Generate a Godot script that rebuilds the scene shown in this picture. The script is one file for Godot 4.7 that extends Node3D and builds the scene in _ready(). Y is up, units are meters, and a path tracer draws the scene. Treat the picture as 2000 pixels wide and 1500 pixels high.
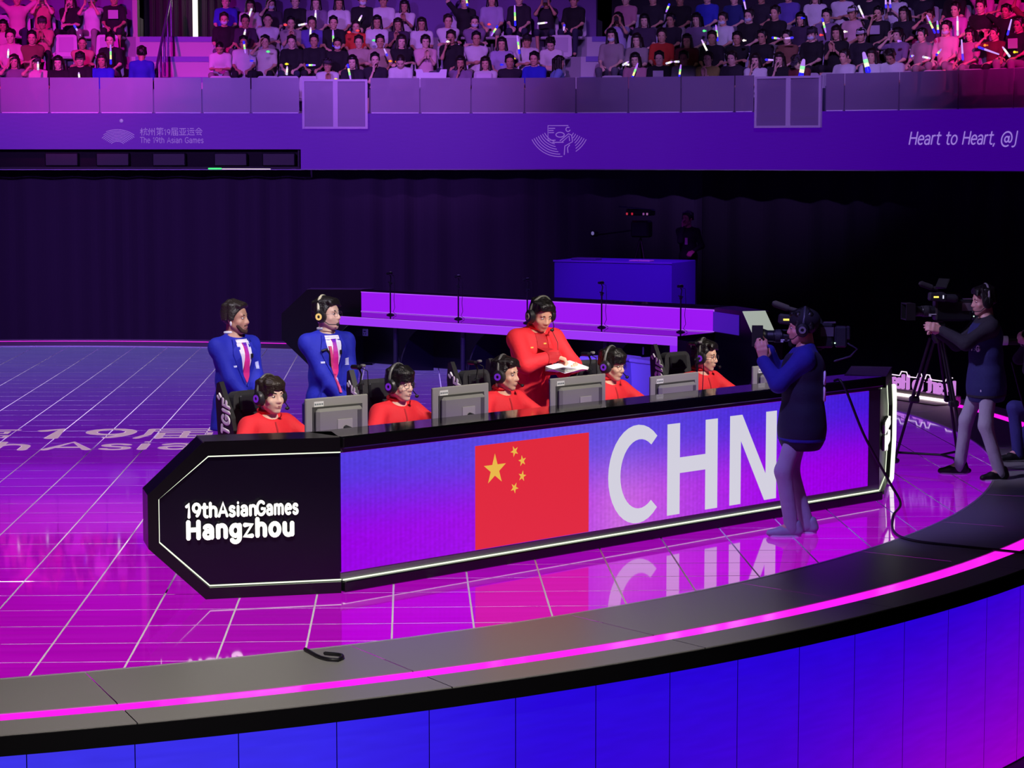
extends Node3D

class Mb:
	var v := PackedVector3Array()
	var n := PackedVector3Array()
	var u := PackedVector2Array()
	var xf := Transform3D()
	var nb := Basis()
	func at(t: Transform3D) -> Mb:
		xf = t
		nb = t.basis.inverse().transposed()
		return self
	func tri(a: Vector3, b: Vector3, c: Vector3, na: Vector3, nc: Vector3, ne: Vector3, ua := Vector2(), ub := Vector2(), uc := Vector2()) -> void:
		a = xf * a
		b = xf * b
		c = xf * c
		na = (nb * na).normalized()
		nc = (nb * nc).normalized()
		ne = (nb * ne).normalized()
		if (b - a).cross(c - a).dot(na + nc + ne) > 0.0:
			v.append_array([a, c, b])
			n.append_array([na, ne, nc])
			u.append_array([ua, uc, ub])
		else:
			v.append_array([a, b, c])
			n.append_array([na, nc, ne])
			u.append_array([ua, ub, uc])
	func quad(a: Vector3, b: Vector3, c: Vector3, d: Vector3, nn: Vector3, ua := Vector2(0, 1), ub := Vector2(1, 1), uc := Vector2(1, 0), ud := Vector2(0, 0)) -> void:
		tri(a, b, c, nn, nn, nn, ua, ub, uc)
		tri(a, c, d, nn, nn, nn, ua, uc, ud)
	func box(c: Vector3, s: Vector3, b := 0.0) -> Mb:
		var h := s * 0.5
		b = minf(b, minf(h.x, minf(h.y, h.z)) * 0.9)
		var f := func(sx: float, sy: float, sz: float, ax: int) -> Vector3:
			var p := Vector3(sx * (h.x - (0.0 if ax == 0 else b)), sy * (h.y - (0.0 if ax == 1 else b)), sz * (h.z - (0.0 if ax == 2 else b)))
			return c + p
		for s1 in [-1.0, 1.0]:
			quad(f.call(s1, -1.0, -1.0, 0), f.call(s1, 1.0, -1.0, 0), f.call(s1, 1.0, 1.0, 0), f.call(s1, -1.0, 1.0, 0), Vector3(s1, 0, 0))
			quad(f.call(-1.0, s1, -1.0, 1), f.call(1.0, s1, -1.0, 1), f.call(1.0, s1, 1.0, 1), f.call(-1.0, s1, 1.0, 1), Vector3(0, s1, 0))
			quad(f.call(-1.0, -1.0, s1, 2), f.call(1.0, -1.0, s1, 2), f.call(1.0, 1.0, s1, 2), f.call(-1.0, 1.0, s1, 2), Vector3(0, 0, s1))
			if b > 0.0:
				for s2 in [-1.0, 1.0]:
					quad(f.call(s1, s2, -1.0, 0), f.call(s1, s2, 1.0, 0), f.call(s1, s2, 1.0, 1), f.call(s1, s2, -1.0, 1), Vector3(s1, s2, 0).normalized())
					quad(f.call(s1, -1.0, s2, 0), f.call(s1, 1.0, s2, 0), f.call(s1, 1.0, s2, 2), f.call(s1, -1.0, s2, 2), Vector3(s1, 0, s2).normalized())
					quad(f.call(-1.0, s1, s2, 1), f.call(1.0, s1, s2, 1), f.call(1.0, s1, s2, 2), f.call(-1.0, s1, s2, 2), Vector3(0, s1, s2).normalized())
					for s3 in [-1.0, 1.0]:
						var q := Vector3(s1, s2, s3).normalized()
						tri(f.call(s1, s2, s3, 0), f.call(s1, s2, s3, 1), f.call(s1, s2, s3, 2), q, q, q)
		return self
	func prism(poly: PackedVector2Array, z0: float, z1: float, uvs := Vector2(1, 1)) -> Mb:
		var ix := Geometry2D.triangulate_polygon(poly)
		for k in range(0, ix.size(), 3):
			for z in [z0, z1]:
				var nn := Vector3(0, 0, 1.0 if z == z1 else -1.0) * signf(z1 - z0)
				var a := poly[ix[k]]
				var b := poly[ix[k + 1]]
				var c := poly[ix[k + 2]]
				tri(Vector3(a.x, a.y, z), Vector3(b.x, b.y, z), Vector3(c.x, c.y, z), nn, nn, nn, a * uvs, b * uvs, c * uvs)
		var area := 0.0
		for k in poly.size():
			area += poly[k].cross(poly[(k + 1) % poly.size()])
		for k in poly.size():
			var a := poly[k]
			var b := poly[(k + 1) % poly.size()]
			var e := (b - a).normalized() * signf(area)
			quad(Vector3(a.x, a.y, z0), Vector3(b.x, b.y, z0), Vector3(b.x, b.y, z1), Vector3(a.x, a.y, z1), Vector3(e.y, -e.x, 0))
		return self
	func tube(p: Array, r, sides := 8, flat := 1.0) -> Mb:
		var m := p.size()
		var rad := func(i: int) -> float: return r[i] if r is Array else float(r)
		var t0: Vector3 = (p[1] - p[0]).normalized()
		var side := t0.cross(Vector3.UP if absf(t0.y) < 0.9 else Vector3.RIGHT).normalized()
		var rings := []
		var cs := []
		for i in m:
			var t: Vector3 = ((p[mini(i + 1, m - 1)] - p[i]).normalized() + (p[i] - p[maxi(i - 1, 0)]).normalized()).normalized()
			side = (side - t * side.dot(t)).normalized()
			var up := t.cross(side)
			if i == 0:
				rings.append([p[0] - t * rad.call(0) * 0.7, rad.call(0) * 0.5, side, up, -t * 0.7])
			rings.append([p[i], rad.call(i), side, up, Vector3()])
			if i == m - 1:
				rings.append([p[i] + t * rad.call(i) * 0.7, rad.call(i) * 0.5, side, up, t * 0.7])
		for g in rings:
			var row := []
			for k in sides:
				var an := TAU * k / sides
				var d: Vector3 = g[2] * cos(an) * flat + g[3] * sin(an)
				row.append([g[0] + d * g[1], (d + g[4]).normalized()])
			cs.append(row)
		for i in cs.size() - 1:
			for k in sides:
				var k2 := (k + 1) % sides
				var a = cs[i][k]
				var b = cs[i][k2]
				var c = cs[i + 1][k2]
				var d = cs[i + 1][k]
				tri(a[0], b[0], c[0], a[1], b[1], c[1])
				tri(a[0], c[0], d[0], a[1], c[1], d[1])
		for e in [0, cs.size() - 1]:
			var nn: Vector3 = rings[e][4].normalized()
			for k in range(1, sides - 1):
				tri(cs[e][0][0], cs[e][k][0], cs[e][k + 1][0], nn, nn, nn)
		return self
	func lathe(prof: Array, sides := 20, flat := false) -> Mb:
		for i in prof.size() - 1:
			var a: Vector2 = prof[i]
			var b: Vector2 = prof[i + 1]
			var e := (b - a).normalized()
			var nn := Vector2(e.y, -e.x)
			for k in sides:
				var q := []
				for kk in [k, k + 1]:
					var an: float = TAU * kk / sides
					q.append([Vector3(a.x * cos(an), a.y, a.x * sin(an)), Vector3(b.x * cos(an), b.y, b.x * sin(an)), Vector3(nn.x * cos(an), nn.y, nn.x * sin(an))])
				tri(q[0][0], q[1][0], q[1][1], q[0][2], q[1][2], q[1][2])
				tri(q[0][0], q[1][1], q[0][1], q[0][2], q[1][2], q[0][2])
		return self
	func ell(c: Vector3, r: Vector3, su := 14, sv := 8) -> Mb:
		var f := func(i: int, j: int) -> Vector3:
			var th := PI * j / sv
			return Vector3(sin(th) * cos(TAU * i / su), cos(th), sin(th) * sin(TAU * i / su))
		for i in su:
			for j in sv:
				var q := [f.call(i, j), f.call(i + 1, j), f.call(i + 1, j + 1), f.call(i, j + 1)]
				var nn := q.map(func(w): return (w / r).normalized())
				if j > 0:
					tri(c + q[0] * r, c + q[1] * r, c + q[2] * r, nn[0], nn[1], nn[2])
				if j < sv - 1:
					tri(c + q[0] * r, c + q[2] * r, c + q[3] * r, nn[0], nn[2], nn[3])
		return self
	func strokes(lines: Array, r: float, flat: float, sides := 6) -> Mb:
		var keep := xf
		at(keep * Transform3D(Basis.from_scale(Vector3(1, 1, flat)), Vector3()))
		for l in lines:
			var p := []
			for q in l:
				p.append(Vector3(q.x, q.y, 0))
			if p.size() == 1:
				p.append(p[0] + Vector3(0.001, 0, 0))
			tube(p, r, sides)
		return at(keep)
	func join(o: Mb, t: Transform3D) -> Mb:
		at(t)
		for i in range(0, o.v.size(), 3):
			tri(o.v[i], o.v[i + 1], o.v[i + 2], o.n[i], o.n[i + 1], o.n[i + 2], o.u[i], o.u[i + 1], o.u[i + 2])
		return at(Transform3D())
	func mesh() -> ArrayMesh:
		var a := []
		a.resize(Mesh.ARRAY_MAX)
		a[Mesh.ARRAY_VERTEX] = v
		a[Mesh.ARRAY_NORMAL] = n
		a[Mesh.ARRAY_TEX_UV] = u
		var m := ArrayMesh.new()
		m.add_surface_from_arrays(Mesh.PRIMITIVE_TRIANGLES, a)
		return m


class Field:
	var lo := Vector3()
	var nx := 0
	var ny := 0
	var nz := 0
	var h := 0.01
	var k := 60.0
	var acc := PackedFloat32Array()
	func _init(a: Vector3, b: Vector3, cell: float, blend: float) -> void:
		lo = a
		h = cell
		k = blend
		nx = int((b.x - a.x) / h) + 2
		ny = int((b.y - a.y) / h) + 2
		nz = int((b.z - a.z) / h) + 2
		acc.resize(nx * ny * nz)
	func cap(a: Vector3, b: Vector3, ra: float, rb: float, w := 1.0) -> Field:
		var m := maxf(2.2 * h, 3.2 / k)
		var x0 := maxi(0, int((minf(a.x - ra, b.x - rb) - m - lo.x) / h))
		var x1 := mini(nx - 1, int((maxf(a.x + ra, b.x + rb) + m - lo.x) / h) + 1)
		var y0 := maxi(0, int((minf(a.y - ra, b.y - rb) - m - lo.y) / h))
		var y1 := mini(ny - 1, int((maxf(a.y + ra, b.y + rb) + m - lo.y) / h) + 1)
		var z0 := maxi(0, int((minf(a.z - ra, b.z - rb) - m - lo.z) / h))
		var z1 := mini(nz - 1, int((maxf(a.z + ra, b.z + rb) + m - lo.z) / h) + 1)
		var ba := b - a
		var inv := 1.0 / maxf(ba.length_squared(), 1e-9)
		var dr := rb - ra
		for iz in range(z0, z1 + 1):
			for iy in range(y0, y1 + 1):
				var o := (iz * ny + iy) * nx
				var p := Vector3(lo.x + x0 * h, lo.y + iy * h, lo.z + iz * h) - a
				for ix in range(x0, x1 + 1):
					var t := clampf(p.dot(ba) * inv, 0.0, 1.0)
					var d := (p - ba * t).length() - ra - dr * t
					if d < m:
						acc[o + ix] += w * exp(-k * maxf(d, -0.12))
					p.x += h
		return self
	func ell(c: Vector3, r: Vector3, w := 1.0, bs := Basis()) -> Field:
		var m := maxf(2.2 * h, 3.2 / k)
		var big := maxf(r.x, maxf(r.y, r.z))
		var e := Vector3(big, big, big) if bs != Basis() else r
		var x0 := maxi(0, int((c.x - e.x - m - lo.x) / h))
		var x1 := mini(nx - 1, int((c.x + e.x + m - lo.x) / h) + 1)
		var y0 := maxi(0, int((c.y - e.y - m - lo.y) / h))
		var y1 := mini(ny - 1, int((c.y + e.y + m - lo.y) / h) + 1)
		var z0 := maxi(0, int((c.z - e.z - m - lo.z) / h))
		var z1 := mini(nz - 1, int((c.z + e.z + m - lo.z) / h) + 1)
		var iv := Vector3.ONE / r
		var bi := bs.inverse()
		for iz in range(z0, z1 + 1):
			for iy in range(y0, y1 + 1):
				var o := (iz * ny + iy) * nx
				for ix in range(x0, x1 + 1):
					var q := (bi * (Vector3(lo.x + ix * h, lo.y + iy * h, lo.z + iz * h) - c)) * iv
					var k0 := q.length()
					var d := (k0 - 1.0) * k0 / maxf((q * iv).length(), 1e-6)
					if d < m:
						acc[o + ix] += w * exp(-k * maxf(d, -0.12))
		return self
	func clip(pl: Plane) -> Field:
		for iz in nz:
			for iy in ny:
				var o := (iz * ny + iy) * nx
				for ix in nx:
					var d := pl.distance_to(Vector3(lo.x + ix * h, lo.y + iy * h, lo.z + iz * h))
					if d > -2.0 * h:
						acc[o + ix] = minf(acc[o + ix], exp(-k * d))
		return self
	func val(i: int) -> float:
		return -log(maxf(acc[i], 1e-7)) / k
	func front(x: float, y: float, dir := 1) -> float:
		var ix := clampi(roundi((x - lo.x) / h), 0, nx - 1)
		var iy := clampi(roundi((y - lo.y) / h), 0, ny - 1)
		for q in nz - 1:
			var iz := nz - 1 - q if dir > 0 else q
			var i := (iz * ny + iy) * nx + ix
			if acc[i] >= 1.0:
				var j := i + dir * nx * ny
				var t := 0.0
				if iz + dir >= 0 and iz + dir < nz:
					var f0 := val(i)
					var f1 := minf(val(j), 2.0 * h)
					t = f0 / (f0 - f1)
				return lo.z + (iz + dir * t) * h
		return NAN
	func net(mb: Mb) -> void:
		var sx := 1
		var sy := nx
		var sz := nx * ny
		var of := [0, 1, sy, sy + 1, sz, sz + 1, sz + sy, sz + sy + 1]
		var id := {}
		var vs := PackedVector3Array()
		for iz in nz - 1:
			for iy in ny - 1:
				var o := (iz * ny + iy) * nx
				for ix in nx - 1:
					var b := o + ix
					var c := 0
					if acc[b] >= 1.0: c += 1
					if acc[b + 1] >= 1.0: c += 1
					if acc[b + sy] >= 1.0: c += 1
					if acc[b + sy + 1] >= 1.0: c += 1
					if acc[b + sz] >= 1.0: c += 1
					if acc[b + sz + 1] >= 1.0: c += 1
					if acc[b + sz + sy] >= 1.0: c += 1
					if acc[b + sz + sy + 1] >= 1.0: c += 1
					if c == 0 or c == 8:
						continue
					var f := PackedFloat32Array()
					for q in of:
						f.append(val(b + q))
					var s := Vector3()
					var cnt := 0
					for i in 8:
						for ax in [1, 2, 4]:
							if i & ax == 0:
								var j: int = i | ax
								if (f[i] > 0.0) != (f[j] > 0.0):
									var t := f[i] / (f[i] - f[j])
									var p := Vector3(i & 1, (i >> 1) & 1, i >> 2)
									if ax == 1: p.x = t
									elif ax == 2: p.y = t
									else: p.z = t
									s += p
									cnt += 1
					id[b] = vs.size()
					vs.append(lo + (Vector3(ix, iy, iz) + s / cnt) * h)
		var ns := PackedVector3Array()
		ns.resize(vs.size())
		var qs := PackedInt32Array()
		for b in id:
			var ins := acc[b] >= 1.0
			for ax in 3:
				var st: int = [sx, sy, sz][ax]
				if (acc[b + st] >= 1.0) == ins:
					continue
				var u1: int = [sy, sz, sx][ax]
				var u2: int = [sz, sx, sy][ax]
				if not (id.has(b - u1) and id.has(b - u2) and id.has(b - u1 - u2)):
					continue
				var q := [id[b], id[b - u1], id[b - u1 - u2], id[b - u2]]
				if not ins:
					q.reverse()
				var g := (vs[q[2]] - vs[q[0]]).cross(vs[q[3]] - vs[q[1]])
				for w in q:
					ns[w] += g
				qs.append_array(q)
		for i in range(0, qs.size(), 4):
			var a := qs[i]
			var b := qs[i + 1]
			var c := qs[i + 2]
			var d := qs[i + 3]
			mb.tri(vs[a], vs[b], vs[c], ns[a], ns[b], ns[c])
			mb.tri(vs[a], vs[c], vs[d], ns[a], ns[c], ns[d])


var names := {}
var mats := {}


func numbered(s: String) -> String:
	var k: int = names.get(s, 0)
	names[s] = k + 1
	return s if k == 0 else "%s_%03d" % [s, k]


func tag(o: Node, label: String, category: String, group := "", kind := "") -> Node:
	o.set_meta("label", label)
	o.set_meta("category", category)
	if group: o.set_meta("group", group)
	if kind: o.set_meta("kind", kind)
	return o


func thing(called: String, label: String, category: String, pos := Vector3(), turn := 0.0, group := "", kind := "") -> Node3D:
	var o := Node3D.new()
	o.name = numbered(called)
	add_child(o)
	o.position = pos
	o.rotation.y = turn
	tag(o, label, category, group, kind)
	return o


func part(called: String, mesh, m: Material, parent: Node) -> MeshInstance3D:
	var o := MeshInstance3D.new()
	o.name = called
	o.mesh = mesh.mesh() if mesh is Mb else mesh
	o.material_override = m
	parent.add_child(o, true)
	return o


func solo(called: String, mesh, m: Material, label: String, category: String, group := "", kind := "", pos := Vector3(), turn := 0.0) -> MeshInstance3D:
	var o := part(numbered(called), mesh, m, self)
	o.position = pos
	o.rotation.y = turn
	tag(o, label, category, group, kind)
	return o


func col(c) -> Color:
	return Color.hex((int(c) << 8) | 255) if c is int else c


func mt(c, rough := 0.6, metal := 0.0, opt := "") -> StandardMaterial3D:
	var key := "%s %s %s %s" % [c, rough, metal, opt]
	if mats.has(key):
		return mats[key]
	var m := StandardMaterial3D.new()
	m.albedo_color = col(c)
	m.roughness = rough
	m.metallic = metal
	if opt == "cloth":
		m.normal_enabled = true
		m.normal_texture = noise_tex("cloth")
		m.normal_scale = 0.5
		m.uv1_triplanar = true
		m.uv1_scale = Vector3(2.2, 1.5, 2.2)
		m.rim_enabled = true
		m.rim = 0.25
		m.rim_tint = 0.6
	elif opt == "hair":
		m.normal_enabled = true
		m.normal_texture = noise_tex("hair")
		m.normal_scale = 0.9
		m.uv1_triplanar = true
		m.uv1_scale = Vector3(7, 7, 7)
	elif opt == "skin":
		m.subsurf_scatter_enabled = true
		m.subsurf_scatter_strength = 0.08
	mats[key] = m
	return m


func em(c, e := 1.0, base = 0x101010, rough := 0.4) -> StandardMaterial3D:
	var key := "em %s %s %s" % [c, e, base]
	if mats.has(key):
		return mats[key]
	var m := StandardMaterial3D.new()
	m.albedo_color = col(base)
	m.roughness = rough
	m.emission_enabled = true
	m.emission = col(c)
	m.emission_energy_multiplier = e
	mats[key] = m
	return m


func noise_tex(kind: String) -> Texture2D:
	if mats.has("tex" + kind):
		return mats["tex" + kind]
	var n := FastNoiseLite.new()
	n.seed = 7
	n.noise_type = FastNoiseLite.TYPE_SIMPLEX_SMOOTH
	n.frequency = 0.012 if kind == "cloth" else 0.03
	n.fractal_octaves = 3
	if kind == "cloth":
		n.domain_warp_enabled = true
		n.domain_warp_amplitude = 40.0
	var t := NoiseTexture2D.new()
	t.width = 256
	t.height = 256
	t.seamless = true
	t.noise = n
	t.as_normal_map = true
	t.bump_strength = 6.0 if kind == "cloth" else 10.0
	mats["tex" + kind] = t
	return t


func V(x: float, y: float, z: float) -> Vector3:
	return Vector3(x, y, z)


func arc(cx: float, cy: float, rx: float, ry: float, a0: float, a1: float, n := 10) -> Array:
	var o := []
	for i in n + 1:
		var a := deg_to_rad(lerpf(a0, a1, float(i) / n))
		o.append(Vector2(cx + rx * cos(a), cy + ry * sin(a)))
	return o
# ---- figures: every body is one skin of a smooth field; clothing and hair are its children
func ik(a: Vector3, b: Vector3, l1: float, l2: float, pole: Vector3) -> Vector3:
	var d := clampf((b - a).length(), 0.05, l1 + l2 - 0.004)
	var x := (b - a).normalized()
	var c := (l1 * l1 - l2 * l2 + d * d) / (2.0 * d)
	var y := (pole - x * pole.dot(x)).normalized()
	return a + x * c + y * sqrt(maxf(l1 * l1 - c * c, 0.0))


func skeleton(o: Dictionary) -> Dictionary:
	var J := {}
	var hip: Vector3 = o.hip
	var up: Vector3 = (o.get("up", Vector3.UP) as Vector3).normalized()
	var side: Vector3 = Basis(Vector3.UP, o.get("twist", 0.0)) * Vector3.RIGHT
	side = (side - up * side.dot(up)).normalized()
	var fw := side.cross(up)
	J.hip = hip
	J.bs = Basis(side, up, fw)
	J.neck = hip + up * 0.52
	var sh: float = o.get("sh", 0.168)
	J.sl = hip + up * 0.45 + side * sh
	J.sr = hip + up * 0.45 - side * sh
	var hb: Basis = o.get("hb", Basis())
	J.hb = hb * Basis.from_scale(Vector3.ONE * 1.06)
	J.head = J.neck + up * 0.045 + hb.y * 0.09 + hb.z * 0.02
	J.wl = hip + o.wl
	J.wr = hip + o.wr
	J.el = ik(J.sl, J.wl, 0.28, 0.25, o.get("pl", V(0.6, -1, -0.6)))
	J.er = ik(J.sr, J.wr, 0.28, 0.25, o.get("pr", V(-0.6, -1, -0.6)))
	J.hl = hip + V(0.09, -0.02, 0)
	J.hr = hip + V(-0.09, -0.02, 0)
	J.al = o.al
	J.ar = o.ar
	J.kl = ik(J.hl, J.al, 0.43, 0.43, o.get("kl", V(0.15, 0, 1)))
	J.kr = ik(J.hr, J.ar, 0.43, 0.43, o.get("kr", V(-0.15, 0, 1)))
	J.fl = o.get("fl", V(0.25, 0, 1)).normalized()
	J.fr = o.get("fr", V(-0.25, 0, 1)).normalized()
	return J


func bounds(J: Dictionary, keys: Array, m: float) -> Array:
	var a := Vector3.ONE * 9.0
	var b := -a
	for k in keys:
		a = a.min(J[k])
		b = b.max(J[k])
	return [a - Vector3.ONE * m, b + Vector3.ONE * m]


func torso(f: Field, J: Dictionary, g: float, s := 1.0) -> void:
	var u: Vector3 = J.bs.y
	f.ell(J.hip, V(0.165 * s + g, 0.13 + g, 0.12 * s + g), 1.0, J.bs)
	f.ell(J.hip + u * 0.17, V(0.145 * s + g, 0.17, 0.11 * s + g), 1.0, J.bs)
	f.ell(J.hip + u * 0.35 + J.bs.z * 0.005, V(0.16 * s + g, 0.17, 0.12 * s + g), 1.0, J.bs)
	f.cap(J.sl - u * 0.03, J.sr - u * 0.03, 0.045 + g, 0.045 + g, 0.6)
	f.cap(J.neck - u * 0.02, J.sl, 0.045 + g, 0.032 + g, 0.7)
	f.cap(J.neck - u * 0.02, J.sr, 0.045 + g, 0.032 + g, 0.7)


func limb(f: Field, a: Vector3, b: Vector3, c: Vector3, r: Array, part_of := 1.0) -> void:
	f.cap(a, a.lerp(b, minf(1.0, part_of * 2.0)), r[0], r[1], 0.65)
	if part_of > 0.5:
		f.cap(b, b.lerp(c, part_of * 2.0 - 1.0), r[1], r[2], 0.65)


var heads := {}
func head_mb(kind: int) -> Mb:
	if heads.has(kind):
		return heads[kind]
	var w: float = [1.0, 1.08, 0.95][kind]
	var f := Field.new(V(-0.1, -0.19, -0.125), V(0.1, 0.135, 0.13), 0.0048, 190.0)
	f.ell(V(0, 0.037, -0.012), V(0.076, 0.084, 0.097)).ell(V(0, -0.03, 0.024), V(0.06 * w, 0.085, 0.063))
	f.cap(V(0, -0.09, 0.05), V(0, -0.094, 0.057), 0.021, 0.018)
	for s in [-1.0, 1.0]:
		f.cap(V(s * 0.05 * w, -0.05, 0.005), V(s * 0.014, -0.094, 0.052), 0.019, 0.018).ell(V(s * 0.037 * w, -0.028, 0.05), V(0.024, 0.022, 0.022))
		f.ell(V(s * 0.011, -0.034, 0.088), V(0.01, 0.008, 0.01)).ell(V(s * 0.077, -0.004, -0.008), V(0.009, 0.03, 0.018))
	f.cap(V(-0.034, 0.024, 0.071), V(0.034, 0.024, 0.071), 0.012, 0.012)
	f.cap(V(0, 0.012, 0.08), V(0, -0.028, 0.097), 0.008, 0.012)
	f.ell(V(0, -0.058, 0.08), V(0.02, 0.006, 0.009)).ell(V(0, -0.068, 0.078), V(0.018, 0.007, 0.009))
	f.cap(V(0, -0.05, -0.022), V(0, -0.19, -0.04), 0.052, 0.056)
	for s in [-1.0, 1.0]:
		f.ell(V(s * 0.031, 0.004, 0.092), V(0.016, 0.009, 0.012), -0.9)
	var m := Mb.new()
	f.net(m)
	heads[kind] = m
	return m


var hands := {}
func hand_mb(left: bool, curl: float) -> Mb:
	var key := "%s%s" % [left, curl]
	if hands.has(key):
		return hands[key]
	var ts := 1.0 if left else -1.0
	var f := Field.new(V(-0.05, -0.11, -0.085), V(0.19, 0.04, 0.085), 0.005, 230.0)
	f.cap(V(-0.04, 0, 0), V(0.015, 0, 0), 0.025, 0.023)
	for i in 4:
		var z: float = ts * [0.032, 0.011, -0.01, -0.03][i]
		f.cap(V(0.01, 0, z * 0.5), V(0.085, 0, z), 0.017, 0.0125)
		var p := V(0.085, 0, z)
		var a := 0.0
		for q in 3:
			a += curl * [0.9, 1.1, 0.8][q]
			var e: Vector3 = p + V(cos(a), -sin(a), ts * 0.05 * (1.5 - i)) * [0.036, 0.026, 0.02][q] * [0.95, 1.08, 1.0, 0.8][i]
			f.cap(p, e, 0.0098 - q * 0.0008, 0.0092 - q * 0.0008)
			p = e
	var t1 := V(0.05, -0.02 - 0.02 * curl, ts * 0.058)
	f.cap(V(0.015, -0.005, ts * 0.02), t1, 0.016, 0.012).cap(t1, t1 + V(0.034, -0.012 - 0.014 * curl, ts * 0.004), 0.0115, 0.009)
	var m := Mb.new()
	f.net(m)
	hands[key] = m
	return m


func hand_xf(w: Vector3, dir: Vector3, back: Vector3) -> Transform3D:
	var x := dir.normalized()
	var y := (back - x * back.dot(x)).normalized()
	return Transform3D(Basis(x, y, x.cross(y)), w)


var hairs := {}
func hair_mb(kind: String) -> Mb:
	if hairs.has(kind):
		return hairs[kind]
	var rng := RandomNumberGenerator.new()
	rng.seed = kind.hash()
	var lowest := -0.34 if kind in ["long", "pony"] else -0.1
	var f := Field.new(V(-0.13, lowest, -0.15), V(0.13, 0.16, 0.14), 0.006, 170.0)
	var g := 0.003 if kind == "buzz" else 0.007
	f.ell(V(0, 0.04, -0.016), V(0.078 + g, 0.085 + g, 0.098 + g))
	f.clip(Plane(V(0, -0.62, 0.78).normalized(), V(0, 0.078, 0.073)))
	f.clip(Plane(V(0, -1, 0.25).normalized(), V(0, -0.055, -0.06)))
	if kind != "buzz":
		for i in 26:
			var a := rng.randf_range(-2.6, 2.6)
			var d := V(sin(a), 0, cos(a) * 1.15)
			var p0 := V(0, 0.13, -0.03) + d * 0.02
			var p1 := V(d.x * 0.07, 0.1, d.z * 0.075 - 0.015)
			var p2 := V(d.x * 0.088, 0.05 if absf(a) < 0.8 else 0.0, d.z * 0.088 - 0.015)
			f.cap(p0, p1, 0.01, 0.011)
			if absf(a) > 0.9:
				f.cap(p1, p2, 0.011, 0.007)
	if kind in ["fringe", "parted", "long", "pony"]:
		for i in 11:
			var x := lerpf(-0.068, 0.068, i / 10.0)
			var gap := 0.022 if kind == "parted" and absf(x) < 0.03 else 0.0
			if kind in ["long", "pony"]:
				gap = 0.032
			var y := 0.027 + gap + rng.randf() * 0.012 - 0.3 * maxf(0.0, absf(x) - 0.045)
			var z := sqrt(maxf(0.0, 1.0 - pow(x / 0.088, 2))) * 0.1 - 0.004
			f.cap(V(x * 0.6, 0.122, 0.035), V(x, 0.085, z - 0.008), 0.012, 0.013).cap(V(x, 0.085, z - 0.008), V(x * 1.04, y, z), 0.013, 0.006)
		for s in [-1.0, 1.0]:
			f.cap(V(s * 0.075, 0.07, 0.02), V(s * 0.08, -0.02, 0.022), 0.016, 0.009).cap(V(s * 0.078, 0.05, -0.02), V(s * 0.08, -0.03, -0.02), 0.018, 0.01)
	if kind in ["quiff", "side"]:
		for i in 9:
			var x := lerpf(-0.06, 0.06, i / 8.0)
			f.cap(V(x * 0.8, 0.112, 0.02), V(x * 0.95, 0.112 - absf(x) * 0.35, 0.068), 0.013, 0.012)
			if kind == "side":
				f.cap(V(x * 0.95, 0.105 - absf(x) * 0.3, 0.066), V(x + 0.012, 0.074 - maxf(x, 0.0) * 0.3, 0.08), 0.01, 0.006)
	if kind == "long":
		for s in [-1.0, 1.0]:
			for q in 3:
				var z := 0.012 - q * 0.045
				f.cap(V(s * 0.075, 0.05, z), V(s * (0.082 + 0.006 * q), -0.12, z), 0.02, 0.026).cap(V(s * 0.085, -0.12, z), V(s * 0.075, -0.3, z + 0.02), 0.024, 0.012)
		f.cap(V(0, 0.05, -0.1), V(0, -0.25, -0.1), 0.045, 0.04)
	if kind == "pony":
		f.cap(V(0, 0.06, -0.12), V(0.06, -0.02, -0.12), 0.022, 0.03).cap(V(0.06, -0.02, -0.12), V(0.085, -0.3, -0.03), 0.03, 0.012)
	var m := Mb.new()
	f.net(m)
	hairs[kind] = m
	return m


func cap_mb() -> Mb:
	var m := Mb.new()
	var pr := []
	for i in 9:
		var a := PI * 0.5 * i / 8
		pr.append(Vector2(0.096 * cos(a), 0.085 * sin(a)))
	m.at(Transform3D(Basis.from_scale(V(0.93, 1.1, 1.16)), V(0, 0.052, -0.014))).lathe(pr, 20)
	var br := PackedVector2Array()
	for q in arc(0, 0.06, 0.075, 0.095, 0, 180, 12):
		br.append(q)
	m.at(Transform3D(Basis(Vector3.RIGHT, 1.75), V(0, 0.062, 0.005))).prism(br, 0, 0.005)
	return m.at(Transform3D())


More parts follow.
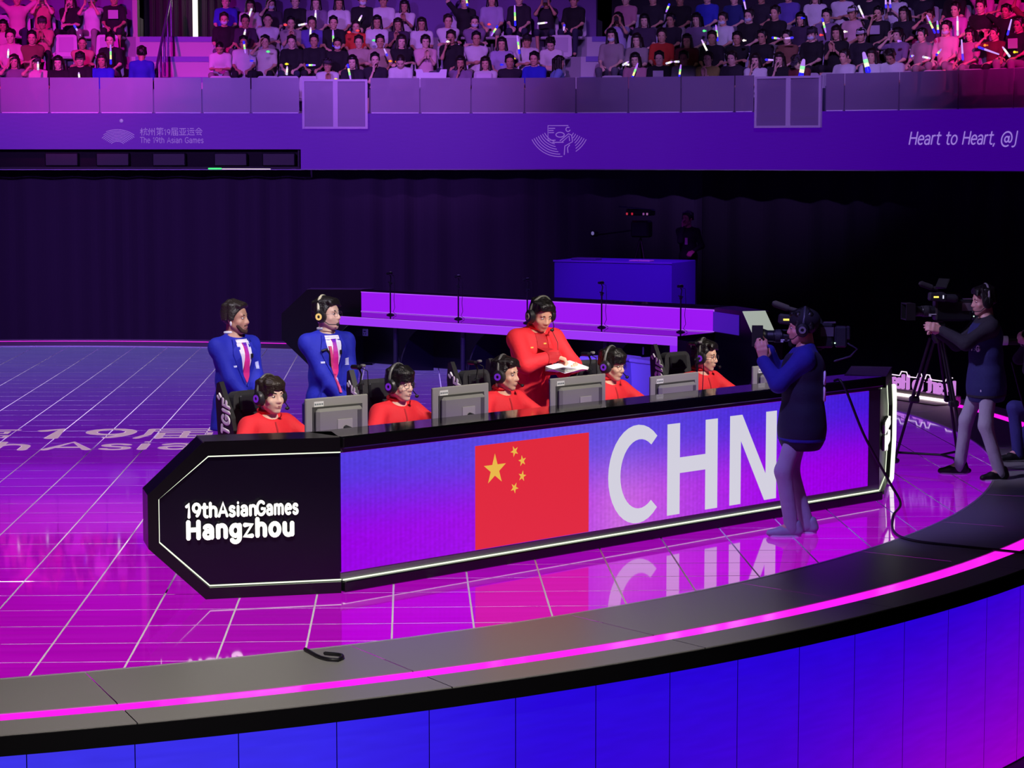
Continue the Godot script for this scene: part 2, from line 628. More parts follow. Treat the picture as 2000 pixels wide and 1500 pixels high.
func face(root: Node, hx: Transform3D, glasses := false, brow = 0x1a1414, detail := true) -> void:
	for s in [-1.0, 1.0]:
		var w := Mb.new()
		var d := Mb.new()
		var b := Mb.new()
		w.at(hx).ell(V(s * 0.031, 0.004, 0.0745), V(0.0125, 0.0065, 0.0075), 10, 6)
		d.at(hx).ell(V(s * 0.031 + 0.001, 0.0035, 0.0788), V(0.0055, 0.0062, 0.0042), 10, 6)
		b.at(hx).tube([V(s * 0.015, 0.023, 0.084), V(s * 0.03, 0.028, 0.084), V(s * 0.046, 0.022, 0.073)], [0.0035, 0.0042, 0.0025], 6)
		part("iris", d, mt(0x1c1210, 0.2), part("eye", w, mt(0xd8cfc8, 0.3), root))
		part("eyebrow", b, mt(brow, 0.7), root)
	if detail:
		var l := Mb.new()
		l.at(hx).tube([V(-0.021, -0.0615, 0.08), V(-0.008, -0.0605, 0.0885), V(0, -0.0615, 0.0895), V(0.008, -0.0605, 0.0885), V(0.021, -0.0615, 0.08)], [0.002, 0.0042, 0.0038, 0.0042, 0.002], 6)
		l.tube([V(-0.016, -0.067, 0.081), V(0, -0.0695, 0.0875), V(0.016, -0.067, 0.081)], [0.002, 0.0052, 0.002], 6)
		part("lips", l, mt(0xa8625a, 0.5), root)
	if glasses:
		var g := Mb.new()
		g.at(hx)
		for s in [-1.0, 1.0]:
			var ring := []
			for i in 17:
				var a := TAU * i / 16
				ring.append(V(s * 0.034 + 0.026 * signf(cos(a)) * pow(absf(cos(a)), 0.7), -0.001 + 0.019 * signf(sin(a)) * pow(absf(sin(a)), 0.7), 0.094 - 0.1 * pow(absf(s * 0.034 + 0.026 * cos(a)), 2.0) * 3.0))
			g.tube(ring, 0.0014, 5)
			g.tube([V(s * 0.06, 0.004, 0.086), V(s * 0.079, 0.004, 0.04), V(s * 0.08, 0.0, -0.01)], 0.0014, 5)
		g.tube([V(-0.009, 0.002, 0.094), V(0, 0.005, 0.097), V(0.009, 0.002, 0.094)], 0.0014, 5)
		part("glasses", g, mt(0x8a7f80, 0.25, 0.8), root)


# o: skin, kind (head), hair, haircol, top, sleeve (0 none .. 1 wrist), hem, grow, bottom, leg (0.5 shorts, 1 long), shoes, curl_l, curl_r, hand dirs
func figure(root: Node, J: Dictionary, o: Dictionary) -> Dictionary:
	var c: float = o.get("cell", 0.014)
	var s: float = o.get("girth", 1.0)
	var all := ["hip", "neck", "sl", "sr", "el", "er", "wl", "wr", "hl", "hr", "kl", "kr", "al", "ar"]
	var bb := bounds(J, all, 0.2)
	var f := Field.new(bb[0], bb[1], c * 1.3, 70.0)
	torso(f, J, -0.005, s)
	limb(f, J.sl, J.el, J.wl, [0.05, 0.04, 0.027])
	limb(f, J.sr, J.er, J.wr, [0.05, 0.04, 0.027])
	limb(f, J.hl, J.kl, J.al, [0.08, 0.054, 0.038])
	limb(f, J.hr, J.kr, J.ar, [0.08, 0.054, 0.038])
	f.cap(J.neck - J.bs.y * 0.05, J.neck + J.bs.y * 0.04, 0.06, 0.052)
	f.cap(J.al, J.al + J.fl * 0.13 - V(0, 0.04, 0), 0.035, 0.025).cap(J.ar, J.ar + J.fr * 0.13 - V(0, 0.04, 0), 0.035, 0.025)
	var m := Mb.new()
	f.net(m)
	var hx := Transform3D(J.hb, J.head)
	m.join(head_mb(o.get("kind", 0)), hx)
	m.join(hand_mb(true, o.get("curl_l", 0.4)), hand_xf(J.wl, o.get("dl", J.wl - J.el), o.get("bl", V(0.5, 1, 0))))
	m.join(hand_mb(false, o.get("curl_r", 0.4)), hand_xf(J.wr, o.get("dr", J.wr - J.er), o.get("br", V(-0.5, 1, 0))))
	part("body", m, mt(o.get("skin", 0xd9a88c), 0.5, 0.0, "skin"), root)
	# upper garment
	var g: float = o.get("grow", 0.014)
	var hem: float = o.get("hem", 0.12)
	var slv: float = o.get("sleeve", 1.0)
	var tb := bounds(J, ["hip", "neck", "sl", "sr", "el", "er", "wl", "wr"], 0.24)
	var t := Field.new(tb[0] - V(0, maxf(0.0, hem - 0.2), 0), tb[1], c, 68.0)
	torso(t, J, g, s)
	if hem > 0.14:
		t.ell(J.hip - J.bs.y * hem * 0.55, V(0.178 * s + g, hem * 0.8, 0.14 * s + g), 1.0, J.bs)
		t.ell(J.hip - J.bs.y * hem, V(0.188 * s + g, 0.14, 0.148 * s + g), 1.0, J.bs)
	t.clip(Plane(-J.bs.y, J.hip - J.bs.y * hem))
	t.clip(Plane((J.bs.y + J.bs.z * 0.35).normalized(), J.neck + J.bs.y * 0.012))
	var ar := [0.047 + g, 0.045 + g * 0.9, 0.033 + g * 0.8]
	if slv > 0.0:
		limb(t, J.sl, J.el, J.wl, ar, slv)
		limb(t, J.sr, J.er, J.wr, ar, slv)
	for fold in o.get("folds", []):
		t.cap(J.hip + fold[0], J.hip + fold[1], fold[2], fold[2] * 0.6, 0.7)
	var tm := Mb.new()
	t.net(tm)
	part(o.get("topname", "shirt"), tm, o.top, root)
	# lower garment
	var lg: float = o.get("leg", 1.0)
	var lb := bounds(J, ["hip", "hl", "hr", "kl", "kr", "al", "ar"], 0.2)
	var l := Field.new(lb[0], lb[1], c * 1.15, 70.0)
	var lr := [0.092, 0.068, 0.06]
	l.ell(J.hip, V(0.16 * s, 0.12, 0.118 * s), 1.0, J.bs)
	limb(l, J.hl, J.kl, J.al + V(0, -0.02, 0), lr, lg)
	limb(l, J.hr, J.kr, J.ar + V(0, -0.02, 0), lr, lg)
	var lm := Mb.new()
	l.net(lm)
	part(o.get("botname", "trousers"), lm, o.bottom, root)
	# shoes
	if o.get("shoes") != null:
		for q in [[J.al, J.fl], [J.ar, J.fr]]:
			var sm := Mb.new()
			var fx := Transform3D(Basis(Vector3.UP.cross(q[1]).normalized(), Vector3.UP, q[1]), q[0])
			var sf := Field.new(V(-0.08, -0.1, -0.11), V(0.08, 0.06, 0.24), 0.009, 130.0)
			sf.cap(V(0, -0.035, -0.045), V(0, -0.04, 0.08), 0.042, 0.04).cap(V(0, -0.045, 0.08), V(0, -0.055, 0.165), 0.04, 0.03).cap(V(0, 0.01, -0.03), V(0, -0.02, 0.0), 0.042, 0.042)
			sf.clip(Plane(V(0, -1, 0), V(0, -0.072, 0)))
			var raw := Mb.new()
			sf.net(raw)
			sm.join(raw, fx)
			var sole := Mb.new()
			var po := PackedVector2Array()
			for a in 20:
				var an := TAU * a / 20
				po.append(Vector2(0.044 * cos(an) * (1.0 + 0.12 * sin(an)), 0.125 * sin(an) + 0.052))
			sole.at(fx * Transform3D(Basis(Vector3.RIGHT, PI / 2), V(0, -0.066, 0))).prism(po, 0, 0.014)
			var sh := part("shoe", sm, o.shoes, root)
			part("sole", sole, o.get("soles", mt(0x202024)), sh)
	# hair
	var hk: String = o.get("hair", "short")
	var hm := Mb.new()
	hm.join(hair_mb(hk if hk != "cap" else "short"), hx)
	part("hair", hm, mt(o.get("haircol", 0x17110f), 0.42, 0.0, "hair"), root)
	return {"top": t, "hx": hx, "J": J}


# a strip that lies on the front (or back) of a garment between two outlines given in the garment's own x and y
func patch(t: Field, L: Array, R: Array, eps: float, cols := 5, dir := 1) -> Mb:
	var m := Mb.new()
	var rows := []
	var nr := 14
	for i in nr + 1:
		var q := float(i) / nr * (L.size() - 1)
		var k := mini(int(q), L.size() - 2)
		var a: Vector2 = L[k].lerp(L[k + 1], q - k)
		var b: Vector2 = R[k].lerp(R[k + 1], q - k)
		var row := []
		for j in cols + 1:
			var p := a.lerp(b, float(j) / cols)
			var z := t.front(p.x, p.y, dir)
			if is_nan(z):
				z = rows[-1][j].z - dir * eps if rows else 0.0
			row.append(V(p.x, p.y, z + dir * eps))
		rows.append(row)
	for i in nr:
		for j in cols:
			var a: Vector3 = rows[i][j]
			var b: Vector3 = rows[i][j + 1]
			var c: Vector3 = rows[i + 1][j + 1]
			var d: Vector3 = rows[i + 1][j]
			var nn := (b - a).cross(d - a).normalized()
			if nn.z * dir < 0.0:
				nn = -nn
			m.quad(a, b, c, d, nn, Vector2(float(j) / cols, float(i) / nr), Vector2(float(j + 1) / cols, float(i) / nr), Vector2(float(j + 1) / cols, float(i + 1) / nr), Vector2(float(j) / cols, float(i + 1) / nr))
	for i in nr:
		for j in [0, cols]:
			var a: Vector3 = rows[i][j]
			var b: Vector3 = rows[i + 1][j]
			m.quad(a, b, b - V(0, 0, dir * eps * 1.6), a - V(0, 0, dir * eps * 1.6), V(-1.0 if j == 0 else 1.0, 0, 0))
	return m


func headset(label: String, pos: Vector3, turn: float, hx: Transform3D, shell, accent, band, boom := true, big := 1.0, boomside := 1.0) -> Node3D:
	var o := thing("headset", label, "headset", pos, turn)
	var b := Mb.new()
	var pts := []
	for i in 17:
		var a := PI * (0.02 + 0.96 * i / 16)
		pts.append(V(0.101 * cos(a), 0.006 + 0.142 * sin(a), -0.012 - 0.012 * sin(a)))
	b.at(hx * Transform3D(Basis.from_scale(V(1, 1, 1.0)), Vector3())).tube(pts, 0.011, 8, 1.0)
	part("headband", b, mt(band, 0.35), o)
	var pad := Mb.new()
	pad.at(hx).tube(pts.slice(4, 13).map(func(q): return V(q.x * 0.93, q.y - 0.008, q.z)), 0.012, 8)
	part("band_pad", pad, mt(0x1b1b1e, 0.6), o)
	for s in [-1.0, 1.0]:
		var cx := hx * Transform3D(Basis(V(0, 0, 1), -PI / 2 * s), V(s * 0.07, -0.006, -0.006))
		var cup := Mb.new()
		cup.at(cx * Transform3D(Basis.from_scale(V(1.12 * big, 1, big)), Vector3())).lathe([Vector2(0, 0.0), Vector2(0.036, 0.0), Vector2(0.043, 0.006), Vector2(0.043, 0.03), Vector2(0.037, 0.045), Vector2(0.02, 0.05), Vector2(0, 0.05)], 20)
		var cp := part("ear_cup", cup, mt(shell, 0.4), o)
		if accent != null:
			var ac := Mb.new()
			ac.at(cx).lathe([Vector2(0.012, 0.049), Vector2(0.026, 0.048), Vector2(0.026, 0.054), Vector2(0.012, 0.054), Vector2(0.012, 0.049)], 18)
			part("ear_ring", ac, accent, cp)
		var yoke := Mb.new()
		yoke.at(hx).tube([V(s * 0.102, 0.045, -0.012), V(s * 0.116, 0.02, -0.01), V(s * 0.117, -0.005, -0.008)], 0.007, 6)
		part("yoke", yoke, mt(0x2a2a2e, 0.4, 0.4), o)
	if boom:
		var bm := Mb.new()
		var s := boomside
		bm.at(hx).tube([V(s * 0.1, -0.03, 0.01), V(s * 0.096, -0.07, 0.06), V(s * 0.06, -0.078, 0.105)], 0.0035, 6)
		bm.ell(V(s * 0.05, -0.078, 0.112), V(0.018, 0.012, 0.012), 12, 8)
		part("microphone_boom", bm, mt(0x151517, 0.5), o)
	return o
# ---- a stroke alphabet with round ends: cap height 0.7, x height 0.5
func glyph(ch: String) -> Array:
	var P := func(a: Array) -> Array:
		var o := []
		for i in range(0, a.size(), 2):
			o.append(Vector2(a[i], a[i + 1]))
		return o
	match ch:
		"1": return [0.3, [P.call([0.04, 0.56, 0.18, 0.7, 0.18, 0.0])]]
		"9": return [0.48, [arc(0.24, 0.48, 0.18, 0.21, 0, 360, 16), arc(0.1, 0.48, 0.32, 0.48, 0, -62, 8)]]
		"t": return [0.34, [P.call([0.14, 0.68, 0.14, 0.12]) + arc(0.26, 0.12, 0.12, 0.12, 180, 290, 6), P.call([0.02, 0.5, 0.3, 0.5])]]
		"h": return [0.46, [P.call([0.06, 0.72, 0.06, 0.0]), [Vector2(0.06, 0.3)] + arc(0.22, 0.32, 0.16, 0.18, 180, 0, 10) + [Vector2(0.38, 0.0)]]]
		"n": return [0.46, [P.call([0.06, 0.5, 0.06, 0.0]), [Vector2(0.06, 0.3)] + arc(0.22, 0.32, 0.16, 0.18, 180, 0, 10) + [Vector2(0.38, 0.0)]]]
		"m": return [0.68, [P.call([0.06, 0.5, 0.06, 0.0]), [Vector2(0.06, 0.3)] + arc(0.19, 0.35, 0.13, 0.15, 180, 0, 8) + [Vector2(0.32, 0.0)], [Vector2(0.32, 0.3)] + arc(0.45, 0.35, 0.13, 0.15, 180, 0, 8) + [Vector2(0.58, 0.0)]]]
		"r": return [0.32, [P.call([0.06, 0.5, 0.06, 0.0]), [Vector2(0.06, 0.3)] + arc(0.2, 0.34, 0.14, 0.16, 180, 70, 7)]]
		"u": return [0.46, [[Vector2(0.06, 0.5)] + arc(0.22, 0.18, 0.16, 0.18, 180, 360, 10) + [Vector2(0.38, 0.5)], P.call([0.38, 0.5, 0.38, 0.0])]]
		"o": return [0.5, [arc(0.24, 0.25, 0.19, 0.25, 0, 360, 18)]]
		"e": return [0.46, [[Vector2(0.06, 0.26), Vector2(0.4, 0.28)] + arc(0.23, 0.25, 0.18, 0.25, 8, 310, 16)]]
		"a": return [0.46, [arc(0.2, 0.34, 0.16, 0.16, 150, 0, 8) + [Vector2(0.36, 0.0)], arc(0.2, 0.14, 0.15, 0.14, 60, 360, 12)]]
		"g": return [0.48, [arc(0.23, 0.27, 0.18, 0.22, 0, 360, 16), [Vector2(0.41, 0.5), Vector2(0.41, -0.02)] + arc(0.23, -0.02, 0.18, 0.19, 0, -150, 9)]]
		"s": return [0.4, [arc(0.19, 0.375, 0.13, 0.115, 20, 250, 9) + arc(0.19, 0.12, 0.14, 0.125, 80, -160, 10)]]
		"z": return [0.42, [P.call([0.04, 0.48, 0.35, 0.48, 0.04, 0.02, 0.36, 0.02])]]
		"i": return [0.18, [P.call([0.08, 0.5, 0.08, 0.0]), P.call([0.08, 0.68])]]
		"l": return [0.18, [P.call([0.08, 0.7, 0.08, 0.0])]]
		"A": return [0.58, [P.call([0.03, 0.0, 0.28, 0.7, 0.53, 0.0]), P.call([0.13, 0.22, 0.43, 0.22])]]
		"G": return [0.62, [arc(0.32, 0.35, 0.27, 0.35, 45, 330, 16) + [Vector2(0.58, 0.32), Vector2(0.36, 0.32)]]]
		"H": return [0.6, [P.call([0.07, 0.7, 0.07, 0.0]), P.call([0.5, 0.7, 0.5, 0.0]), P.call([0.07, 0.36, 0.5, 0.36])]]
		"T": return [0.52, [P.call([0.02, 0.7, 0.5, 0.7]), P.call([0.26, 0.7, 0.26, 0.0])]]
		"I": return [0.22, [P.call([0.1, 0.7, 0.1, 0.0])]]
		"F": return [0.5, [P.call([0.46, 0.7, 0.07, 0.7, 0.07, 0.0]), P.call([0.07, 0.36, 0.4, 0.36])]]
		"E": return [0.5, [P.call([0.46, 0.7, 0.07, 0.7, 0.07, 0.0, 0.46, 0.0]), P.call([0.07, 0.36, 0.4, 0.36])]]
		"L": return [0.46, [P.call([0.07, 0.7, 0.07, 0.0, 0.42, 0.0])]]
		"S": return [0.5, [arc(0.24, 0.52, 0.18, 0.18, 30, 250, 9) + arc(0.24, 0.17, 0.19, 0.17, 80, -160, 10)]]
		"J": return [0.36, [[Vector2(0.26, 0.7)] + arc(0.1, 0.02, 0.16, 0.17, 0, -110, 6)]]
		"@": return [0.86, [arc(0.4, 0.26, 0.14, 0.15, 0, 360, 12), [Vector2(0.55, 0.42)] + arc(0.65, 0.2, 0.1, 0.1, 180, 340, 6) + arc(0.4, 0.27, 0.37, 0.4, 0, 300, 18)]]
		",": return [0.2, [P.call([0.1, 0.03, 0.05, -0.12])]]
		"杭": return [1.0, [P.call([0.05, 0.6, 0.42, 0.6]), P.call([0.24, 0.85, 0.24, -0.05]), P.call([0.24, 0.56, 0.05, 0.25]), P.call([0.26, 0.5, 0.4, 0.35]), P.call([0.7, 0.88, 0.74, 0.76]), P.call([0.48, 0.68, 0.98, 0.68]), P.call([0.6, 0.5, 0.6, 0.2, 0.48, -0.04]), P.call([0.6, 0.5, 0.82, 0.5, 0.82, 0.04, 0.97, 0.04, 0.97, 0.16])]]
		"州": return [1.0, [P.call([0.22, 0.82, 0.22, 0.3, 0.1, -0.04]), P.call([0.52, 0.8, 0.52, 0.0]), P.call([0.84, 0.84, 0.84, -0.05]), P.call([0.08, 0.6, 0.04, 0.38]), P.call([0.36, 0.58, 0.42, 0.4]), P.call([0.66, 0.6, 0.73, 0.4])]]
		"第": return [1.0, [P.call([0.2, 0.9, 0.06, 0.74]), P.call([0.17, 0.82, 0.45, 0.82]), P.call([0.6, 0.9, 0.5, 0.76]), P.call([0.57, 0.82, 0.94, 0.82]), P.call([0.15, 0.66, 0.84, 0.66, 0.84, 0.46, 0.18, 0.46, 0.15, 0.26, 0.9, 0.26, 0.88, 0.06, 0.74, 0.08]), P.call([0.5, 0.66, 0.5, -0.06]), P.call([0.48, 0.26, 0.1, 0.0])]]
		"届": return [1.0, [P.call([0.16, 0.86, 0.88, 0.86, 0.88, 0.66, 0.16, 0.66]), P.call([0.16, 0.86, 0.16, 0.3, 0.06, -0.04]), P.call([0.32, 0.48, 0.32, -0.06]), P.call([0.32, 0.48, 0.9, 0.48, 0.9, -0.06]), P.call([0.32, 0.0, 0.9, 0.0]), P.call([0.32, 0.24, 0.9, 0.24]), P.call([0.61, 0.58, 0.61, 0.0])]]
		"亚": return [1.0, [P.call([0.08, 0.8, 0.92, 0.8]), P.call([0.38, 0.8, 0.38, 0.03]), P.call([0.62, 0.8, 0.62, 0.03]), P.call([0.12, 0.56, 0.24, 0.24]), P.call([0.88, 0.58, 0.76, 0.24]), P.call([0.04, 0.02, 0.96, 0.02])]]
		"运": return [1.0, [P.call([0.42, 0.82, 0.88, 0.82]), P.call([0.34, 0.58, 0.96, 0.58]), P.call([0.6, 0.56, 0.42, 0.26, 0.88, 0.32]), P.call([0.76, 0.44, 0.92, 0.2]), P.call([0.12, 0.84, 0.22, 0.7]), P.call([0.06, 0.54, 0.22, 0.54, 0.22, 0.16, 0.06, -0.02]), P.call([0.22, 0.14, 0.4, 0.02, 0.98, 0.02])]]
		"会": return [1.0, [P.call([0.5, 0.88, 0.06, 0.5]), P.call([0.5, 0.88, 0.94, 0.5]), P.call([0.28, 0.54, 0.72, 0.54]), P.call([0.12, 0.34, 0.88, 0.34]), P.call([0.42, 0.32, 0.24, 0.04, 0.78, 0.1]), P.call([0.64, 0.22, 0.84, -0.02])]]
	return [0.3, []]


# lettering laid from the origin of t along its x; size is the cap height over 0.7
func letters(m: Mb, text: String, t: Transform3D, size: float, weight: float, flat: float, slant := 0.0, gap := 0.04, squeeze := 1.0) -> float:
	var x := 0.0
	for ch in text:
		var g := glyph(ch)
		var sh := Transform3D(Basis(V(size * squeeze, 0, 0), V(slant * size, size, 0), V(0, 0, size)), V(x, 0, 0))
		if g[1]:
			m.at(t * sh).strokes(g[1], weight, flat / (weight * size), 8)
		x += (g[0] + gap) * size * squeeze
	m.at(Transform3D())
	return x
const DESK := Vector3(1.733, 0, -17.117)
const REAR := Vector3(1.73, 0, -30.0)
const RING := Vector3(-5.75, 0, -23.56)
var deskx := Transform3D(Basis(Vector3.UP, deg_to_rad(41.7)), DESK)


func _ready() -> void:
	camera_and_light()
	hall()
	stage()
	stands()
	desk("competition_desk", "long black competition desk carrying the flag and the letters CHN on its front screen", DESK, deg_to_rad(41.7))
	desk("competition_desk", "empty second desk seen from behind, with violet lit edges, in front of the black curtain", REAR, deg_to_rad(138.3))
	desk_gear()
	rear_gear()
	cast()
	crew()
	small_things()
	crowd()


func camera_and_light() -> void:
	var cam := Camera3D.new()
	cam.name = "camera"
	cam.fov = rad_to_deg(2.0 * atan(750.0 / 4500.0))
	cam.position = V(0, 2.9, 0)
	cam.rotation_degrees = V(-5.7106, -2.5449, 0)
	cam.near = 0.1
	cam.far = 200.0
	add_child(cam)
	var e := Environment.new()
	e.background_mode = Environment.BG_COLOR
	e.background_color = Color(0.0, 0.0, 0.0)
	e.tonemap_mode = Environment.TONE_MAPPER_LINEAR
	e.tonemap_exposure = 1.0
	e.sdfgi_enabled = true
	e.ssao_enabled = true
	e.ssil_enabled = true
	var we := WorldEnvironment.new()
	we.name = "surroundings"
	we.environment = e
	add_child(we)
	# lamps on the truss, all above the frame, some added as washes: what it lights, place, target, colour, energy, half angle of the beam, softness, lens radius
	var us := [-2.45, -1.25, -0.15, 1.05, 2.2]
	for i in 5:
		lamp("the %s player" % ["first", "second", "third", "fourth", "fifth"][i], at_desk(us[i] + 0.3, 10.0, 8.6), at_desk(us[i], 1.02, -1.3), 0xfff3ec, 190.0, 3.7, 0.7, 0.3)
	lamp("the bearded official", V(4.0, 10.0, -9.0), V(-1.38, 1.35, -18.25), 0xf6f2ff, 130.0, 3.4, 0.7, 0.3)
	lamp("the official with the clipboard", V(5.0, 10.0, -9.4), V(-0.65, 1.4, -18.3), 0xf6f2ff, 130.0, 3.2, 0.7, 0.3)
	lamp("the coach", V(6.4, 8.5, -9.6), V(1.05, 1.3, -18.8), 0xfff3ec, 150.0, 3.4, 0.7, 0.3)
	lamp("the near left of the stage floor as added wash", V(-5.0, 13.0, -13.0), V(-4.6, 0.0, -20.0), 0xf0e4ff, 95.0, 27.0, 0.6, 0.3)  # unseen wash, added so the pale floor seams show
	lamp("the far left of the stage floor as added wash", V(-7.0, 12.0, -22.0), V(-4.0, 0.0, -27.5), 0xdcd0ff, 170.0, 23.0, 0.6, 0.3)  # second unseen wash, added to brighten the distant seams
	lamp("the front edge of the stage", V(-1.0, 11.0, -3.0), V(-0.4, 0.0, -12.6), 0xfff6ee, 210.0, 13.0, 0.9, 0.3)
	lamp("the cameraman before the desk", V(-1.5, 10.0, -10.5), V(3.0, 0.8, -17.6), 0x9c88ff, 120.0, 7.0, 0.9, 0.3)
	lamp("the tripod cameraman", V(-3.0, 9.0, -16.0), V(4.9, 0.9, -20.5), 0xd0c0ff, 110.0, 5.5, 0.9, 0.3)
	lamp("the empty second desk", V(-4.0, 7.0, -17.5), V(1.5, 0.4, -28.6), 0x8458ff, 230.0, 13.0, 0.9, 0.2)
	lamp("the covered camera table", V(4.5, 10.0, -30.0), V(3.7, 0.6, -39.9), 0xa83cff, 190.0, 8.0, 0.9, 0.2)
	lamp("the black drapes as added wash", V(-6.0, 6.6, -23.0), V(-3.5, 0.8, -44.5), 0xa868ff, 330.0, 20.0, 0.9, 0.3)  # unseen lamp, added to lift the drapes out of black
	lamp("the left block of seats", V(-8.0, 13.0, -26.0), V(-6.3, 5.0, -45.8), 0xff10e0, 430.0, 8.8, 0.6, 0.25)
	lamp("the middle block of seats", V(-1.0, 13.0, -24.0), V(0.5, 4.9, -46.0), 0xc878ff, 330.0, 10.0, 0.9, 0.25)
	lamp("the right block of seats", V(4.0, 13.0, -22.0), V(6.8, 4.9, -43.2), 0xb488ff, 330.0, 11.5, 0.8, 0.25)
	lamp("the far right end of the seats", V(9.0, 13.0, -20.0), V(11.2, 5.2, -39.5), 0xff10a8, 760.0, 6.4, 0.8, 0.25)


func lamp(what: String, pos: Vector3, aim: Vector3, c: int, energy: float, beam: float, soft: float, r: float) -> void:
	var d := (aim - pos).normalized()
	var o := thing("stage_lamp", "black stage spotlight on the truss aimed at " + what, "spotlight", pos, 0.0, "truss spotlights")
	var bs := Basis.looking_at(d, Vector3.UP)
	var can := Mb.new()
	can.at(Transform3D(bs * Basis(Vector3.RIGHT, -PI / 2), Vector3())).lathe([Vector2(0, -0.5), Vector2(r * 0.7, -0.48), Vector2(r * 0.8, -0.1), Vector2(r * 1.15, 0.0), Vector2(r * 1.15, 0.04), Vector2(r, 0.04), Vector2(r, 0.0)], 20)
	part("can", can, mt(0x0c0c0e, 0.5), o)
	var lens := Mb.new()
	lens.at(Transform3D(bs * Basis(Vector3.RIGHT, -PI / 2), Vector3())).lathe([Vector2(0, 0.012), Vector2(r, 0.006)], 20)
	part("lamp_lens", lens, em(c, 2.0), o)
	var yk := Mb.new()
	yk.box(V(0, 0.42, 0), V(0.06, 0.5, 0.06), 0.01).box(V(0, 0.66, 0), V(0.3, 0.06, 0.12), 0.01)
	part("yoke", yk, mt(0x101012, 0.5), o)
	var l := SpotLight3D.new()
	l.name = "beam"
	o.add_child(l)
	l.basis = bs
	l.position = d * 0.08
	l.light_color = col(c)
	l.light_energy = energy
	l.spot_angle = beam
	l.spot_angle_attenuation = soft
	l.spot_range = 60.0
	l.spot_attenuation = 2.0
	l.light_size = r
	l.shadow_enabled = true


func hall() -> void:
	var dark := mt(0x08070a, 0.9)
	solo("floor", Mb.new().box(V(0, -1.55, -22), V(60, 0.3, 80)), mt(0x141218, 0.6), "dark arena floor below the raised stage", "floor", "", "structure")
	solo("ceiling", Mb.new().box(V(0, 16.2, -22), V(60, 0.4, 80)), dark, "black arena ceiling above the stage lights", "ceiling", "", "structure")
	solo("wall_left", Mb.new().box(V(-30, 7.3, -22), V(0.4, 18, 80)), dark, "dark wall on the left of the arena", "wall", "", "structure")
	solo("wall_right", Mb.new().box(V(30, 7.3, -22), V(0.4, 18, 80)), dark, "dark wall on the right of the arena", "wall", "", "structure")
	solo("wall_back", Mb.new().box(V(0, 7.3, -62), V(60, 18, 0.4)), dark, "dark wall far behind the upper seats", "wall", "", "structure")
	solo("wall_front", Mb.new().box(V(0, 7.3, 18), V(60, 18, 0.4)), dark, "dark arena wall behind the camera", "wall", "", "structure")
	var tr := thing("lighting_truss", "aluminium lighting truss high above the stage", "truss", V(0, 13.8, -22))
	for zx in [V(0, 0, -3), V(0, 0, 13)]:
		for q in [V(0, 0, 0), V(0, 0.4, 0), V(0, 0, 0.4), V(0, 0.4, 0.4)]:
			part("truss_tube", Mb.new().tube([zx + q + V(-14, 0, 0), zx + q + V(14, 0, 0)], 0.03, 6), mt(0x77777a, 0.4, 0.8), tr)
	for x in [-12.0, 12.0]:
		part("truss_tube", Mb.new().tube([V(x, 0.2, -3), V(x, 0.2, 13.4)], 0.05, 6), mt(0x77777a, 0.4, 0.8), tr)
		for z in [0.0, 10.0]:
			part("hanger", Mb.new().tube([V(x, 0.2, z), V(x, 2.3, z)], 0.02, 6), mt(0x303032, 0.5), tr)


func ring(m: Mb, r0: float, r1: float, y0: float, y1: float, a0: float, a1: float, n: int) -> Mb:
	var f := func(r: float, y: float, a: float) -> Vector3: return RING + V(r * sin(a), y, r * cos(a))
	for i in n:
		var a := deg_to_rad(lerpf(a0, a1, float(i) / n))
		var b := deg_to_rad(lerpf(a0, a1, float(i + 1) / n))
		var na := V(sin(a), 0, cos(a))
		var nc := V(sin(b), 0, cos(b))
		m.quad(f.call(r0, y1, a), f.call(r1, y1, a), f.call(r1, y1, b), f.call(r0, y1, b), Vector3.UP)
		m.quad(f.call(r0, y0, a), f.call(r1, y0, a), f.call(r1, y0, b), f.call(r0, y0, b), Vector3.DOWN)
		for s in [[r0, -1.0], [r1, 1.0]]:
			m.tri(f.call(s[0], y0, a), f.call(s[0], y1, a), f.call(s[0], y1, b), na * s[1], na * s[1], nc * s[1])
			m.tri(f.call(s[0], y0, a), f.call(s[0], y1, b), f.call(s[0], y0, b), na * s[1], nc * s[1], nc * s[1])
	return m


func ramp(stops: Array, t: float) -> Color:
	for i in stops.size() - 1:
		if t <= stops[i + 1][0]:
			return (stops[i][1] as Color).lerp(stops[i + 1][1], clampf((t - stops[i][0]) / (stops[i + 1][0] - stops[i][0]), 0, 1))
	return stops[-1][1]


func screen_mat(im: Image, e := 1.0, rough := 0.25) -> StandardMaterial3D:
	var m := StandardMaterial3D.new()
	m.albedo_color = Color(0.02, 0.02, 0.025)
	m.roughness = rough
	m.emission_enabled = true
	m.emission = Color.WHITE
	m.emission_operator = BaseMaterial3D.EMISSION_OP_MULTIPLY
	m.emission_texture = ImageTexture.create_from_image(im)
	m.emission_energy_multiplier = e
	m.texture_repeat = false
	return m


func rgb8(r: int, g: int, b: int) -> Color:
	return Color8(r, g, b)


